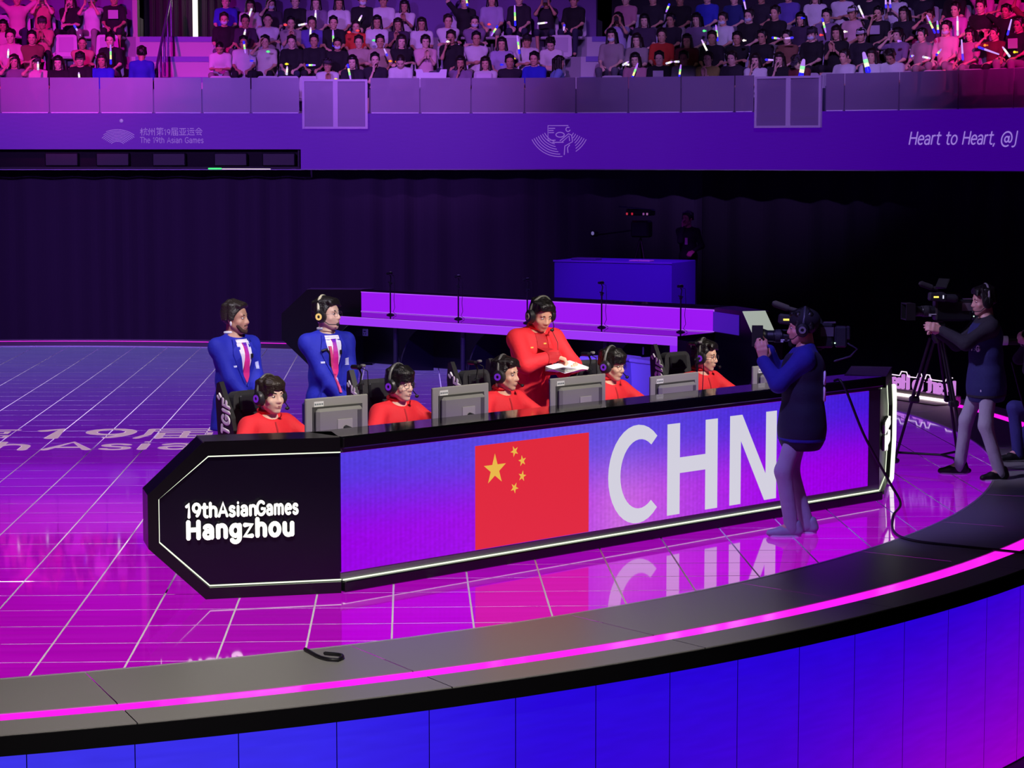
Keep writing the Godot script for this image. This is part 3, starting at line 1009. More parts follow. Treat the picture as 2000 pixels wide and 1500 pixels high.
func stage() -> void:
	# what the floor screen shows: a blend from slate violet at the back to magenta at the front, with the speckle of its pixels
	var rng := RandomNumberGenerator.new()
	rng.seed = 3
	var im := Image.create(64, 512, false, Image.FORMAT_RGB8)
	var st := [[-35.2, rgb8(76, 68, 146)], [-31.0, rgb8(78, 58, 152)], [-27.5, rgb8(82, 38, 156)], [-24.5, rgb8(92, 18, 160)], [-21.5, rgb8(114, 4, 166)], [-18.5, rgb8(146, 0, 174)], [-15.5, rgb8(170, 0, 182)], [-12.0, rgb8(184, 0, 186)]]
	for y in 512:
		var c := ramp(st, lerpf(-36.0, -11.0, y / 511.0))
		for x in 64:
			im.set_pixel(x, y, c.lightened(rng.randf() * 0.05).darkened(rng.randf() * 0.06))
	var fm := screen_mat(im, 0.9, 0.04)
	fm.metallic_specular = 0.62
	var base := thing("stage_floor", "round glossy stage floor of square screen tiles glowing violet at the back to magenta in front", "stage floor", Vector3(), 0.0, "", "structure")
	part("seam_filler", ring(Mb.new(), 0.0, 11.6, -0.06, -0.0006, 0, 360, 72), mt(0xf0e4f4, 0.7), base)
	var sq := []
	for i in range(-36, 20):
		for j in range(-4, 46):
			var x0 := -2.632 + 0.503 * i
			var z0 := -12.07 - 0.506 * j
			var far := Vector2(absf(x0 + 0.25 - RING.x) - 0.25, absf(z0 - 0.25 - RING.z) - 0.25).length()
			if far < 11.55:
				var inside := absf((x0 + 0.25) / (0.25 - z0) - 0.0444) < 0.235
				sq.append([(0.0 if inside else 100.0) - (z0 - 0.25), x0, z0])
	sq.sort_custom(func(a, b): return a[0] < b[0])
	var rest := Mb.new()
	for k in sq.size():
		var x0: float = sq[k][1]
		var z0: float = sq[k][2]
		var m := Mb.new() if k < 300 else rest
		var g := 0.0045
		var b := 0.002
		var tilt := [rng.randf_range(-1, 1) * 0.0006, rng.randf_range(-1, 1) * 0.0006]
		var P := func(u: float, v: float, y: float, inset: float) -> Vector3:
			return V(x0 + lerpf(g + inset, 0.503 - g - inset, u), y + (u - 0.5) * tilt[0] + (v - 0.5) * tilt[1], z0 - lerpf(g + inset, 0.506 - g - inset, v))
		var q := [[0.0, 0.0], [1.0, 0.0], [1.0, 1.0], [0.0, 1.0]]
		var uv := func(p: Vector3) -> Vector2: return Vector2(fposmod(p.x * 0.4, 1.0) * 0.0 + (p.x + 20.0) / 40.0, (p.z + 36.0) / 25.0)
		var t := q.map(func(w): return P.call(w[0], w[1], 0.0, b))
		m.quad(t[0], t[1], t[2], t[3], Vector3.UP, uv.call(t[0]), uv.call(t[1]), uv.call(t[2]), uv.call(t[3]))
		for s in 4:
			var a: Vector3 = t[s]
			var c: Vector3 = t[(s + 1) % 4]
			var a2: Vector3 = P.call(q[s][0], q[s][1], -0.003, 0.0)
			var c2: Vector3 = P.call(q[(s + 1) % 4][0], q[(s + 1) % 4][1], -0.003, 0.0)
			var nn := (c - a).cross(Vector3.UP).normalized()
			m.quad(a, c, c2, a2, (nn + Vector3.UP).normalized(), uv.call(a), uv.call(c), uv.call(c2), uv.call(a2))
		if k < 300:
			part("tile", m, fm, base)
	var rp := part("distant_tiles", rest, fm, base)
	rp.set_meta("kind", "stuff")
	# the words that the floor screen shows
	var lt := Mb.new()
	var fl := func(x: float, z: float) -> Transform3D: return Transform3D(Basis(Vector3.RIGHT, -PI / 2), V(x, 0.0008, z))
	letters(lt, "第", fl.call(-4.93, -23.62), 0.86, 0.045, 0.0015)
	letters(lt, "1", fl.call(-3.9, -23.6), 1.12, 0.06, 0.0015, 0.0, 0.04, 1.1)
	letters(lt, "9", fl.call(-3.4, -23.58), 1.12, 0.055, 0.0015, 0.0, 0.04, 1.02)
	letters(lt, "届", fl.call(-2.86, -23.6), 0.86, 0.045, 0.0015)
	letters(lt, "h", fl.call(-4.15, -22.67), 0.86, 0.055, 0.0015)
	letters(lt, "A", fl.call(-3.63, -22.67), 0.86, 0.055, 0.0015, 0.0, 0.04, 0.98)
	letters(lt, "s", fl.call(-3.09, -22.67), 0.86, 0.055, 0.0015)
	letters(lt, "i", fl.call(-2.72, -22.67), 0.86, 0.055, 0.0015)
	letters(lt, "a", fl.call(-2.5, -22.67), 0.86, 0.055, 0.0015)
	part("floor_lettering", lt, em(0xb894b0, 0.9, 0x202020, 0.05), base)
	# rim, light strip, lip and the screen panels round the stage's side
	var st2 := thing("stage_rim", "grey sheet rim around the round stage with a magenta light strip and a black lip", "stage rim", Vector3(), 0.0, "", "structure")
	var grey := mt(0x8c8a88, 0.4, 0.1)
	for i in 45:
		var a := -68.0 + i * 8.0
		part("rim_plate", ring(Mb.new(), 11.47, 12.265, -0.05, 0.008, a + 0.015, a + 7.985, 8), grey, st2)
		part("outer_plate", ring(Mb.new(), 12.425, 12.72, -0.05, 0.008, a + 0.015, a + 7.985, 8), grey, st2)
	part("light_strip", ring(Mb.new(), 12.27, 12.42, -0.04, 0.004, 0, 360, 180), em(0xff1cf0, 1.0, 0x301030, 0.15), st2)
	part("edge_trim", ring(Mb.new(), 11.455, 11.475, -0.04, 0.01, 0, 360, 180), mt(0xc8bccc, 0.35, 0.4), st2)
	part("lip", ring(Mb.new(), 12.5, 12.735, -0.1, 0.002, 0, 360, 180), mt(0x07060a, 0.4), st2)
	part("core", ring(Mb.new(), 0.0, 12.5, -1.395, -0.07, 0, 360, 90), mt(0x050507, 0.9), st2)
	var fi := Image.create(256, 64, false, Image.FORMAT_RGB8)
	for x in 256:
		var a := lerpf(-30.0, 130.0, x / 255.0)
		var top := ramp([[14.0, rgb8(66, 60, 238)], [24.0, rgb8(56, 44, 240)], [31.0, rgb8(40, 8, 226)], [46.0, rgb8(38, 0, 218)], [60.0, rgb8(70, 0, 214)]], a)
		var low := ramp([[14.0, rgb8(70, 50, 238)], [24.0, rgb8(60, 30, 236)], [31.0, rgb8(62, 0, 216)], [39.0, rgb8(92, 0, 208)], [46.0, rgb8(150, 0, 206)], [60.0, rgb8(170, 0, 200)]], a)
		for y in 64:
			fi.set_pixel(x, y, top.lerp(low, pow(y / 63.0, 0.9)).darkened(rng.randf() * 0.05))
	var fmat := screen_mat(fi, 1.0, 0.35)
	for i in 56:
		var a0 := -20.0 + i * 2.5
		var m := Mb.new()
		for k in 2:
			var a := deg_to_rad(a0 + 0.012 + k * 1.238)
			var b := deg_to_rad(a0 + 0.012 + (k + 1) * 1.238)
			var d := [RING + V(12.66 * sin(a), -1.39, 12.66 * cos(a)), RING + V(12.66 * sin(b), -1.39, 12.66 * cos(b))]
			var h := V(0, 1.29, 0)
			var u0 := (rad_to_deg(a) + 30.0) / 160.0
			var u1 := (rad_to_deg(b) + 30.0) / 160.0
			var nn := V(sin((a + b) / 2), 0, cos((a + b) / 2))
			m.quad(d[0], d[1], d[1] + h, d[0] + h, nn, Vector2(u0, 1), Vector2(u1, 1), Vector2(u1, 0), Vector2(u0, 0))
			m.quad(d[0] + h, d[1] + h, d[1] + h - nn * 0.12, d[0] + h - nn * 0.12, Vector3.UP, Vector2(u0, 0), Vector2(u1, 0), Vector2(u1, 0), Vector2(u0, 0))
		part("screen_panel", m, fmat, st2)
	# black drapes behind the stage
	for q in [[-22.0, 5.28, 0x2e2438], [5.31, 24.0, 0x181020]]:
		var c := Mb.new()
		var s: float = q[0]
		while s < q[1]:
			var pts := []
			for w in [s, s + 0.06]:
				var b := bow(w, 0.9 + 0.07 * sin(w * 9.0 + 0.8 * sin(w * 2.3)))
				pts.append(b.origin)
			var nn := ((pts[1] - pts[0]) as Vector3).cross(Vector3.UP).normalized()
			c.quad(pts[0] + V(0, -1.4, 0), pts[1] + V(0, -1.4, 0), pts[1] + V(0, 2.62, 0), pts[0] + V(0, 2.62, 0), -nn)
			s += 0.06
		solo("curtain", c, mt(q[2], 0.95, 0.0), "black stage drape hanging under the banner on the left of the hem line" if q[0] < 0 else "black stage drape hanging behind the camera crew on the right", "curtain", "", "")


# a place on the curved front of the stands: s metres along it, off metres behind it; z points to the stage
func bow(s: float, off: float, y := 0.0) -> Transform3D:
	if s < 0.0:
		return Transform3D(Basis(), V(s, y, -43.6 - off))
	var f := s / 12.0
	return Transform3D(Basis(Vector3.UP, -f), V((12.0 + off) * sin(f), y, -31.6 - (12.0 + off) * cos(f)))


# a wall or slab that follows the stands, from s0 to s1, between two offsets and two heights
func bend(m: Mb, s0: float, s1: float, o0: float, o1: float, y0: float, y1: float) -> Mb:
	var n := maxi(1, int(ceil((s1 - s0) / 0.6)))
	for i in n:
		var a := lerpf(s0, s1, float(i) / n)
		var b := lerpf(s0, s1, float(i + 1) / n)
		var A := bow(a, 0.0)
		var B := bow(b, 0.0)
		var f := func(s: float, o: float, y: float) -> Vector3: return bow(s, o, y).origin
		var na := A.basis.z
		var nc := B.basis.z
		m.quad(f.call(a, o0, y1), f.call(b, o0, y1), f.call(b, o1, y1), f.call(a, o1, y1), Vector3.UP)
		m.quad(f.call(a, o0, y0), f.call(b, o0, y0), f.call(b, o1, y0), f.call(a, o1, y0), Vector3.DOWN)
		for w in [[o0, 1.0], [o1, -1.0]]:
			var u0 := (a - s0) / (s1 - s0)
			var u1 := (b - s0) / (s1 - s0)
			m.tri(f.call(a, w[0], y0), f.call(b, w[0], y0), f.call(b, w[0], y1), na * w[1], nc * w[1], nc * w[1], Vector2(u0, 1), Vector2(u1, 1), Vector2(u1, 0))
			m.tri(f.call(a, w[0], y0), f.call(b, w[0], y1), f.call(a, w[0], y1), na * w[1], nc * w[1], na * w[1], Vector2(u0, 1), Vector2(u1, 0), Vector2(u0, 0))
		for w in [[s0, i == 0, -1.0], [s1, i == n - 1, 1.0]]:
			if w[1]:
				m.quad(f.call(w[0], o0, y0), f.call(w[0], o1, y0), f.call(w[0], o1, y1), f.call(w[0], o0, y1), bow(w[0], 0).basis.x * w[2])
	return m


func seat_off(r: int) -> float:
	return 1.55 + 0.8 * (r - 1)


func tier_y(r: int) -> float:
	return 3.53 + 0.435 * (r - 1)


func stands() -> void:
	var conc := mt(0x8a8490, 0.85)
	# walkway and tiers
	solo("walkway", bend(bend(Mb.new(), -14, 17, 0.37, 1.0, 2.7, 3.2), -14, 17, 0.06, 0.37, 3.04, 3.2), conc, "concrete walkway behind the glass railing of the stands", "walkway", "", "structure")
	for r in range(1, 7):
		var m := Mb.new()
		var f := seat_off(r) - 0.58
		for q in [[-14.0, -5.56], [-3.75, 2.72], [3.5, 17.0]]:
			bend(m, q[0], q[1], f, f + 1.0 if r < 6 else f + 1.4, 2.7, tier_y(r))
		solo("seating_tier", m, conc, "concrete seating step of the %s row of the stands" % ["first", "second", "third", "fourth", "fifth", "sixth"][r - 1], "seating step", "", "structure")
	for q in [[-5.56, -3.75, "left aisle, lit bright magenta"], [2.72, 3.5, "right aisle, in dim violet light"]]:
		var st := thing("staircase", "concrete stairs of the " + q[2], "stairs", Vector3(), 0.0, "", "structure")
		for k in 5:
			var o := 0.97 + 0.8 * k
			var y := 3.53 + 0.435 * k
			part("step", bend(Mb.new(), q[0], q[1], o, 4.6, y - 0.435, y), mt(0xb0a8b4, 0.8), st)
			part("nosing", bend(Mb.new(), q[0] + 0.08, q[1] - 0.08, o - 0.014, o + 0.06, y - 0.1, y + 0.006), mt(0x6a50a8, 0.6), st)
	var vio := mt(0x6a4a8c, 0.8)
	solo("wall_upper", bend(Mb.new(), -14, -5.66, 4.7, 4.9, 2.7, 9.0), vio, "violet wall behind the top row of the left seats", "wall", "", "structure")
	solo("wall_upper", bend(Mb.new(), -3.72, 2.8, 4.7, 4.9, 2.7, 9.0), vio, "violet wall behind the top row of the middle seats", "wall", "", "structure")
	solo("wall_upper", bend(Mb.new(), 2.8, 17.0, 6.9, 7.1, 2.7, 9.0), mt(0x2a2030, 0.9), "dark wall above the right block of seats", "wall", "", "structure")
	var dr := thing("doorway", "dark doorway with drapes and a white light tube at the top of the left aisle", "doorway", Vector3(), 0.0, "", "structure")
	part("jamb", bend(Mb.new(), -5.66, -5.56, 4.5, 4.9, 5.0, 9.0), mt(0xa8a4a0, 0.7), dr)
	part("landing", bend(Mb.new(), -5.6, -3.7, 4.4, 6.6, 4.9, 5.07), conc, dr)
	var cu := Mb.new()
	for i in 60:
		var a := -5.56 + i * 0.031
		bend(cu, a, a + 0.031, 5.6 + 0.05 * sin(a * 40.0), 5.7, 5.07, 9.0)
	part("drape", cu, mt(0x1c1a1e, 0.9), dr)
	var tb := bow(-4.45, 5.3)
	part("light_tube", Mb.new().tube([tb.origin + V(0, 5.1, 0), tb.origin + V(0, 7.2, 0)], 0.055, 10), em(0xfff6e8, 1.6), dr)
	var li := OmniLight3D.new()
	li.name = "tube_light"
	li.light_color = col(0xfff6e8)
	li.light_energy = 0.12
	li.light_size = 0.1
	li.omni_range = 30.0
	li.omni_attenuation = 2.0
	li.shadow_enabled = true
	dr.add_child(li)
	li.position = tb.origin + V(0, 6.0, 0.15)
	var hr := thing("handrail", "violet metal handrail up the middle of the left aisle stairs", "handrail")
	var top := []
	for k in 6:
		var b := bow(-4.86, 0.9 + 0.7 * k)
		var y := 3.31 + 0.38 * k
		part("post", Mb.new().tube([b.origin + V(0, y, 0), b.origin + V(0, y + 0.9, 0)], 0.024, 8), mt(0x6a4a90, 0.35, 0.5), hr)
		top.append(b.origin + V(0, y + 0.92, 0))
	part("rail", Mb.new().tube(top, 0.026, 8), mt(0x6a4a90, 0.35, 0.5), hr)
	# the banner screen
	var bi := Image.create(128, 16, false, Image.FORMAT_RGB8)
	for x in 128:
		var c := ramp([[-14.0, rgb8(86, 24, 166)], [-6.0, rgb8(84, 20, 168)], [-2.0, rgb8(76, 12, 164)], [3.0, rgb8(72, 12, 158)], [6.0, rgb8(66, 0, 152)], [12.0, rgb8(58, 0, 140)], [17.0, rgb8(56, 0, 140)]], lerpf(-14, 17, x / 127.0))
		for y in 16:
			bi.set_pixel(x, y, c.darkened(0.04 * ((x + y) % 2)))
	var bm := screen_mat(bi, 0.92, 0.6)
	var rb := thing("banner_screen", "long violet screen banner along the front of the stands with emblems and slogans", "banner screen")
	var b1 := bend(Mb.new(), -14, 17, -0.04, 0.04, 2.98, 3.65)
	part("banner", b1, bm, rb)
	var b2 := bend(Mb.new(), -2.03, 17, -0.04, 0.04, 2.61, 2.98)
	var tmp := b2.u
	for i in tmp.size():
		tmp[i].x = (11.97 + tmp[i].x * 19.03) / 31.0
	b2.u = tmp
	part("banner_skirt", b2, bm, rb)
	part("bottom_trim", bend(Mb.new(), -14, 17, -0.05, 0.05, 2.595, 2.612), mt(0x8a78a0, 0.5), rb)
	var ink := em(0x8c60c8, 0.9)
	var B := func(s: float, y: float) -> Transform3D: return bow(s, 0.0) * Transform3D(Basis(), V(0, y, 0.058))
	var w := Mb.new()
	letters(w, "杭州第19届亚运会", B.call(-5.02, 3.245), 0.15, 0.045, 0.004, 0.0, 0.04, 0.96)
	letters(w, "The 19th Asian Games", B.call(-5.02, 3.1), 0.145, 0.045, 0.004, 0.0, 0.04, 0.87)
	part("event_title", w, ink, rb)
	w = Mb.new()
	var x := 0.0
	for ch in "Heart to Heart, @J":
		var g := glyph(ch)
		letters(w, ch, B.call(9.72 + x, 3.06), 0.3, 0.045, 0.004, 0.2)
		x += (g[0] + 0.05) * 0.3 * 0.92
	part("slogan", w, em(0xa07ce0, 0.9), rb)
	# fan emblem with ribs, and its dot
	w = Mb.new()
	var fan := func(r: float, a: float) -> Vector2: return Vector2(0.0 + r * 0.72 * cos(deg_to_rad(a)), -0.19 + r * 0.54 * sin(deg_to_rad(a)))
	for k in 9:
		var r := 0.2 + k * 0.05
		var ln := []
		for i in 13:
			var a := lerpf(142.0 - (0.0 if k < 7 else (k - 6) * 12.0), 38.0 + (0.0 if k < 8 else 6.0), i / 12.0)
			ln.append(fan.call(r, a))
		w.at(B.call(-5.44, 3.21)).strokes([ln], 0.007, 0.3, 6)
	w.at(B.call(-5.36, 3.51)).ell(Vector3(), V(0.035, 0.035, 0.006))
	part("fan_emblem", w, ink, rb)
	# esports pictogram: curved track lines, a screen, a gamepad and a running figure
	w = Mb.new()
	w.at(B.call(2.84, 3.42))
	for k in 7:
		var r := 0.305 + k * 0.045
		w.strokes([arc(0, 0, r, r, 207, 252 + k * 4, 9), arc(0, 0, r, r, 322 - k * 3, 333, 4)], 0.008, 0.4, 6)
	w.strokes([[Vector2(0.17, 0.0), Vector2(-0.21, 0.0), Vector2(-0.21, -0.27), Vector2(-0.07, -0.27)], [Vector2(-0.19, -0.05), Vector2(-0.08, -0.05)], [Vector2(-0.19, -0.09), Vector2(-0.11, -0.09)], [Vector2(-0.19, -0.13), Vector2(-0.1, -0.13)]], 0.009, 0.4, 6)
	w.strokes([arc(0.02, -0.17, 0.08, 0.045, 0, 360, 14), arc(0.17, -0.07, 0.04, 0.04, 60, 340, 10), [Vector2(0.02, -0.28), Vector2(0.18, -0.15), Vector2(0.24, -0.18), Vector2(0.255, -0.3), Vector2(0.11, -0.38), Vector2(0.1, -0.54)], [Vector2(0.06, -0.3), Vector2(0.19, -0.19), Vector2(0.2, -0.28)], [Vector2(0.2, -0.36), Vector2(0.16, -0.41), Vector2(0.17, -0.5)], [Vector2(-0.12, -0.31), Vector2(0.08, -0.31)]], 0.01, 0.4, 6)
	part("gaming_pictogram", w, ink, rb)
	# dark ledge with loudspeakers below the left half of the banner
	var lg := thing("equipment_ledge", "black ledge holding loudspeakers under the left half of the violet banner", "equipment ledge")
	part("back_board", bend(Mb.new(), -14, -2.05, 0.25, 0.32, 2.66, 2.975), mt(0x08060a, 0.9), lg)
	part("shelf", bend(Mb.new(), -14, -2.05, 0.05, 0.34, 2.62, 2.655), mt(0x18141c, 0.7), lg)
	part("end_board", bend(Mb.new(), -2.09, -2.06, 0.05, 0.3, 2.66, 2.975), mt(0x1a1420, 0.7), lg)
	for s in [-6.5, -5.55, -4.5, -3.35, -2.45]:
		var t := bow(s, 0.16, 2.66)
		solo("loudspeaker", Mb.new().box(V(0, 0.13, 0), V(0.62, 0.25, 0.22), 0.02), mt(0x08080a, 0.6), "black loudspeaker on the ledge under the banner, %s" % {-6.5: "farthest left in view", -5.55: "below the fan emblem", -4.5: "below the event title", -3.35: "second from the ledge's end", -2.45: "at the ledge's right end"}[s], "loudspeaker", "", "", t.origin, t.basis.get_euler().y)
	part("status_light", Mb.new().tube([bow(-3.75, -0.055).origin + V(0, 2.62, 0), bow(-3.52, -0.055).origin + V(0, 2.62, 0)], 0.016, 6), em(0x40ff70, 1.5), lg)
	part("light_tape", Mb.new().tube([bow(-3.5, -0.055).origin + V(0, 2.615, 0), bow(-2.6, -0.055).origin + V(0, 2.612, 0)], 0.007, 6), em(0xfff0f4, 1.2), lg)
	# glass railing: one pane after the other
	var pane := mt(Color(0.52, 0.44, 0.58, 0.76), 0.4, 0.0, "pane")
	pane.transparency = BaseMaterial3D.TRANSPARENCY_ALPHA
	var gr := thing("glass_railing", "frosted glass railing panes in a row along the top of the violet banner", "railing")
	var js := [-9.4, -8.5, -7.6, -6.69, -5.76, -4.76, -3.86, -2.95, -2.04, 99.0, -0.73, 0.21, 1.17, 2.18, 3.15, 4.15, 5.16, 6.2, 6.58, 99.0, 7.99, 8.37, 9.48, 10.71, 11.9, 13.04]
	for i in js.size() - 1:
		if js[i] > 90.0 or js[i + 1] > 90.0:
			continue
		var gp := part("glass_pane", bend(Mb.new(), js[i] + 0.012, js[i + 1] - 0.012, -0.01, 0.012, 3.665, 4.31), pane, gr)
		part("clip_strip", bend(Mb.new(), js[i] + 0.03, js[i + 1] - 0.03, -0.025, 0.02, 3.652, 3.667), mt(0xd8cfe0, 0.4), gp)
		part("post", bend(Mb.new(), js[i] - 0.02, js[i] + 0.02, 0.02, 0.06, 3.2, 4.1), mt(0x58506a, 0.5, 0.4), gr)
	for q in [[-1.99, -1.37, -0.77, "left of the two"], [6.66, 7.33, 7.99, "right of the two"]]:
		var gb := thing("balcony_gate", "double frosted gate panel hung over the banner, the " + q[3], "gate")
		for k in 2:
			var p := part("gate_panel", bend(Mb.new(), q[k] + 0.04, q[k + 1] - 0.04, -0.16, -0.14, 3.4, 4.24), pane, gb)
			var fr := Mb.new()
			bend(fr, q[k], q[k] + 0.045, -0.18, -0.12, 3.36, 4.28)
			bend(fr, q[k + 1] - 0.045, q[k + 1], -0.18, -0.12, 3.36, 4.28)
			bend(fr, q[k] + 0.045, q[k + 1] - 0.045, -0.18, -0.12, 4.24, 4.28)
			bend(fr, q[k] + 0.045, q[k + 1] - 0.045, -0.18, -0.12, 3.36, 3.4)
			part("gate_frame", fr, mt(0xb8a8c0, 0.45), p)
		part("bracket", bend(Mb.new(), q[0] + 0.1, q[2] - 0.1, -0.12, -0.045, 3.5, 3.56), mt(0x58506a, 0.5), gb)


func ring_prism(m: Mb, a: Array, b: Array, z0: float, z1: float, closed := true) -> Mb:
	var n := a.size()
	for i in (n if closed else n - 1):
		var j := (i + 1) % n
		var f := func(p: Vector2, z: float) -> Vector3: return V(p.x, p.y, z)
		m.quad(f.call(a[i], z1), f.call(a[j], z1), f.call(b[j], z1), f.call(b[i], z1), V(0, 0, 1))
		var e: Vector2 = (a[j] - a[i]).normalized()
		var c: Vector2 = (b[i] + b[j]) * 0.5 - (a[i] + a[j]) * 0.5
		var o := Vector2(e.y, -e.x)
		if o.dot(c) > 0.0:
			o = -o
		m.quad(f.call(a[i], z0), f.call(a[j], z0), f.call(a[j], z1), f.call(a[i], z1), V(o.x, o.y, 0))
		m.quad(f.call(b[i], z0), f.call(b[j], z0), f.call(b[j], z1), f.call(b[i], z1), V(-o.x, -o.y, 0))
	return m


func desk(called: String, label: String, pos: Vector3, turn: float) -> void:
	var o := thing(called, label, "desk", pos, turn, "")
	var rear := pos == REAR
	var black := mt(0x121016, 0.28)
	var satin := mt(0x151218, 0.35)
	var neon := em(0xf2ffe0, 1.3)
	# middle section: box, frame bars, screen
	part("front_box", Mb.new().box(V(0, 0.535, -0.17), V(5.9, 1.0, 0.3), 0.006), black, o)
	part("top_ledge", Mb.new().box(V(0, 1.03, -0.15), V(5.9, 0.02, 0.36), 0.004), mt(0x1c1a20, 0.09, 0.3), o)
	part("top_bar", Mb.new().box(V(0, 0.998, 0.02), V(5.9, 0.075, 0.05), 0.008), black, o)
	part("bottom_bar", Mb.new().box(V(0, 0.037, 0.02), V(5.9, 0.074, 0.07), 0.008), black, o)
	part("kick_plate", Mb.new().box(V(0, 0.1, -0.005), V(5.9, 0.06, 0.02)), mt(0x77757c, 0.4, 0.3), o)
	part("head_plate", Mb.new().box(V(0, 0.947, -0.005), V(5.9, 0.034, 0.02)), mt(0x55535a, 0.4, 0.3), o)
	part("right_plate", Mb.new().box(V(2.87, 0.53, -0.003), V(0.15, 0.8, 0.022)), mt(0x5a5660, 0.4, 0.2), o)
	part("light_line", Mb.new().tube([V(-2.94, 0.08, 0.018), V(2.94, 0.08, 0.018)], 0.005, 6), neon, o)
	var si := Image.create(256, 64, false, Image.FORMAT_RGB8)
	var rng := RandomNumberGenerator.new()
	rng.seed = 9
	for xx in 256:
		var u := xx / 255.0
		var a := ramp([[0.0, rgb8(88, 62, 236)], [0.45, rgb8(104, 84, 236)], [0.7, rgb8(84, 50, 232)], [1.0, rgb8(70, 24, 228)]], u)
		var b := ramp([[0.0, rgb8(160, 0, 240)], [0.3, rgb8(170, 24, 244)], [0.47, rgb8(214, 112, 236)], [0.62, rgb8(188, 60, 240)], [0.8, rgb8(168, 0, 244)], [1.0, rgb8(160, 0, 236)]], u)
		for yy in 64:
			var v := yy / 63.0
			si.set_pixel(xx, yy, a.lerp(b, smoothstep(0.05, 0.8, v)).darkened(rng.randf() * 0.07 + 0.05 * (xx % 2)))
	var scr := part("front_screen", Mb.new().at(Transform3D(Basis(), V(-0.08, 0.53, 0.006))).box(Vector3(), V(0.002, 0.002, 0.002)), satin, o)
	var sm := Mb.new()
	sm.quad(V(-2.95, 0.13, 0.012), V(2.79, 0.13, 0.012), V(2.79, 0.93, 0.012), V(-2.95, 0.93, 0.012), V(0, 0, 1))
	for q in [[V(-2.95, 0.13, 0.012), V(2.79, 0.13, 0.012), V(0, -1, 0)], [V(-2.95, 0.93, 0.012), V(2.79, 0.93, 0.012), V(0, 1, 0)]]:
		sm.quad(q[0], q[1], q[1] - V(0, 0, 0.02), q[0] - V(0, 0, 0.02), q[2], Vector2(0, 1), Vector2(1, 1), Vector2(1, 1), Vector2(0, 1))
	scr.mesh = sm.mesh()
	scr.material_override = screen_mat(si, 1.0, 0.4)
	if not rear:
		part("flag_picture", Mb.new().box(V(-1.155, 0.5, 0.012), V(1.145, 0.735, 0.004)), em(0xe82c3c, 0.92), scr)
		var star := func(cx: float, cy: float, r: float, rot: float) -> Mb:
			var po := PackedVector2Array()
			for i in 10:
				var a := PI / 2 + rot + i * PI / 5
				po.append(Vector2(cx, cy) + Vector2(cos(a), sin(a)) * (r if i % 2 == 0 else r * 0.382))
			return Mb.new().prism(po, 0.012, 0.0155)
		var gold := em(0xf4c04c, 0.9)
		part("large_star", star.call(-1.538, 0.685, 0.112, 0.0), gold, scr)
		for q in [[-1.345, 0.797, 0.4], [-1.268, 0.722, 0.15], [-1.268, 0.612, -0.2], [-1.345, 0.535, -0.5]]:
			part("small_star", star.call(q[0], q[1], 0.04, q[2]), gold, scr)
		var white := em(0xdcdae8, 0.9)
		var co := PackedVector2Array()
		for q in arc(-0.055, 0.508, 0.318, 0.372, 47, 313, 26):
			co.append(q)
		var ci := arc(-0.03, 0.508, 0.215, 0.262, 306, 54, 26)
		for q in ci:
			co.append(q)
		part("letter_c", Mb.new().prism(co, 0.012, 0.0155), white, scr)
		part("letter_h", Mb.new().box(V(0.35, 0.505, 0.0135), V(0.14, 0.7, 0.004)).box(V(0.79, 0.505, 0.0135), V(0.14, 0.7, 0.004)).box(V(0.57, 0.53, 0.0135), V(0.3, 0.12, 0.004)), white, scr)
		var np := PackedVector2Array([Vector2(1.01, 0.155), Vector2(1.01, 0.86), Vector2(1.155, 0.86), Vector2(1.45, 0.36), Vector2(1.45, 0.86), Vector2(1.58, 0.86), Vector2(1.58, 0.155), Vector2(1.435, 0.155), Vector2(1.14, 0.66), Vector2(1.14, 0.155)])
		part("letter_n", Mb.new().prism(np, 0.012, 0.0155), white, scr)
	# the two angled wings with eight-sided ends
	for s in [-1.0, 1.0]:
		var wx := Transform3D(Basis(Vector3.UP, deg_to_rad(29.9 if s < 0 else 33.5) * s), V(2.953 * s, 0, 0))
		var out := [Vector2(0, 0.0), Vector2(0.898, 0.0), Vector2(1.265, 0.35), Vector2(1.265, 0.70), Vector2(0.898, 1.04), Vector2(0, 1.04)]
		var inn := [Vector2(0, 0.075), Vector2(0.87, 0.075), Vector2(1.195, 0.385), Vector2(1.195, 0.67), Vector2(0.87, 0.945), Vector2(0, 0.945)]
		var fix := func(l: Array) -> Array: return l.map(func(p): return Vector2(p.x * s, p.y))
		out = fix.call(out)
		inn = fix.call(inn)
		var po := PackedVector2Array(out)
		var wing := part("wing", Mb.new().at(wx).prism(po, -0.3, 0.0), black, o)
		part("wing_frame", ring_prism(Mb.new().at(wx), out, inn, -0.001, 0.05, false), black, wing)
		part("wing_panel", Mb.new().at(wx).prism(PackedVector2Array(inn), -0.02, 0.006), mt(0x0e0520, 0.3), wing)
		var ln := []
		for p in inn:
			ln.append(V(p.x - 0.004 * s, clampf(p.y, 0.083, 0.937), 0.012))
		part("light_line", Mb.new().at(wx).tube(ln.slice(0, 6), 0.005 if s < 0 else 0.003, 6), neon, wing)
		if s > 0 and not rear:
			part("light_tube", Mb.new().at(wx).tube([V(0.84, 0.03, 0.05), V(0.93, 0.05, 0.06), V(1.24, 0.36, 0.06), V(1.24, 0.69, 0.06), V(1.2, 0.78, 0.06), V(1.12, 0.85, 0.06)], 0.024, 8), em(0xf2ffe0, 1.6), wing)
		# raised lettering: metal returns with lit faces
		var x0 := -1.02 if s < 0 else 0.12
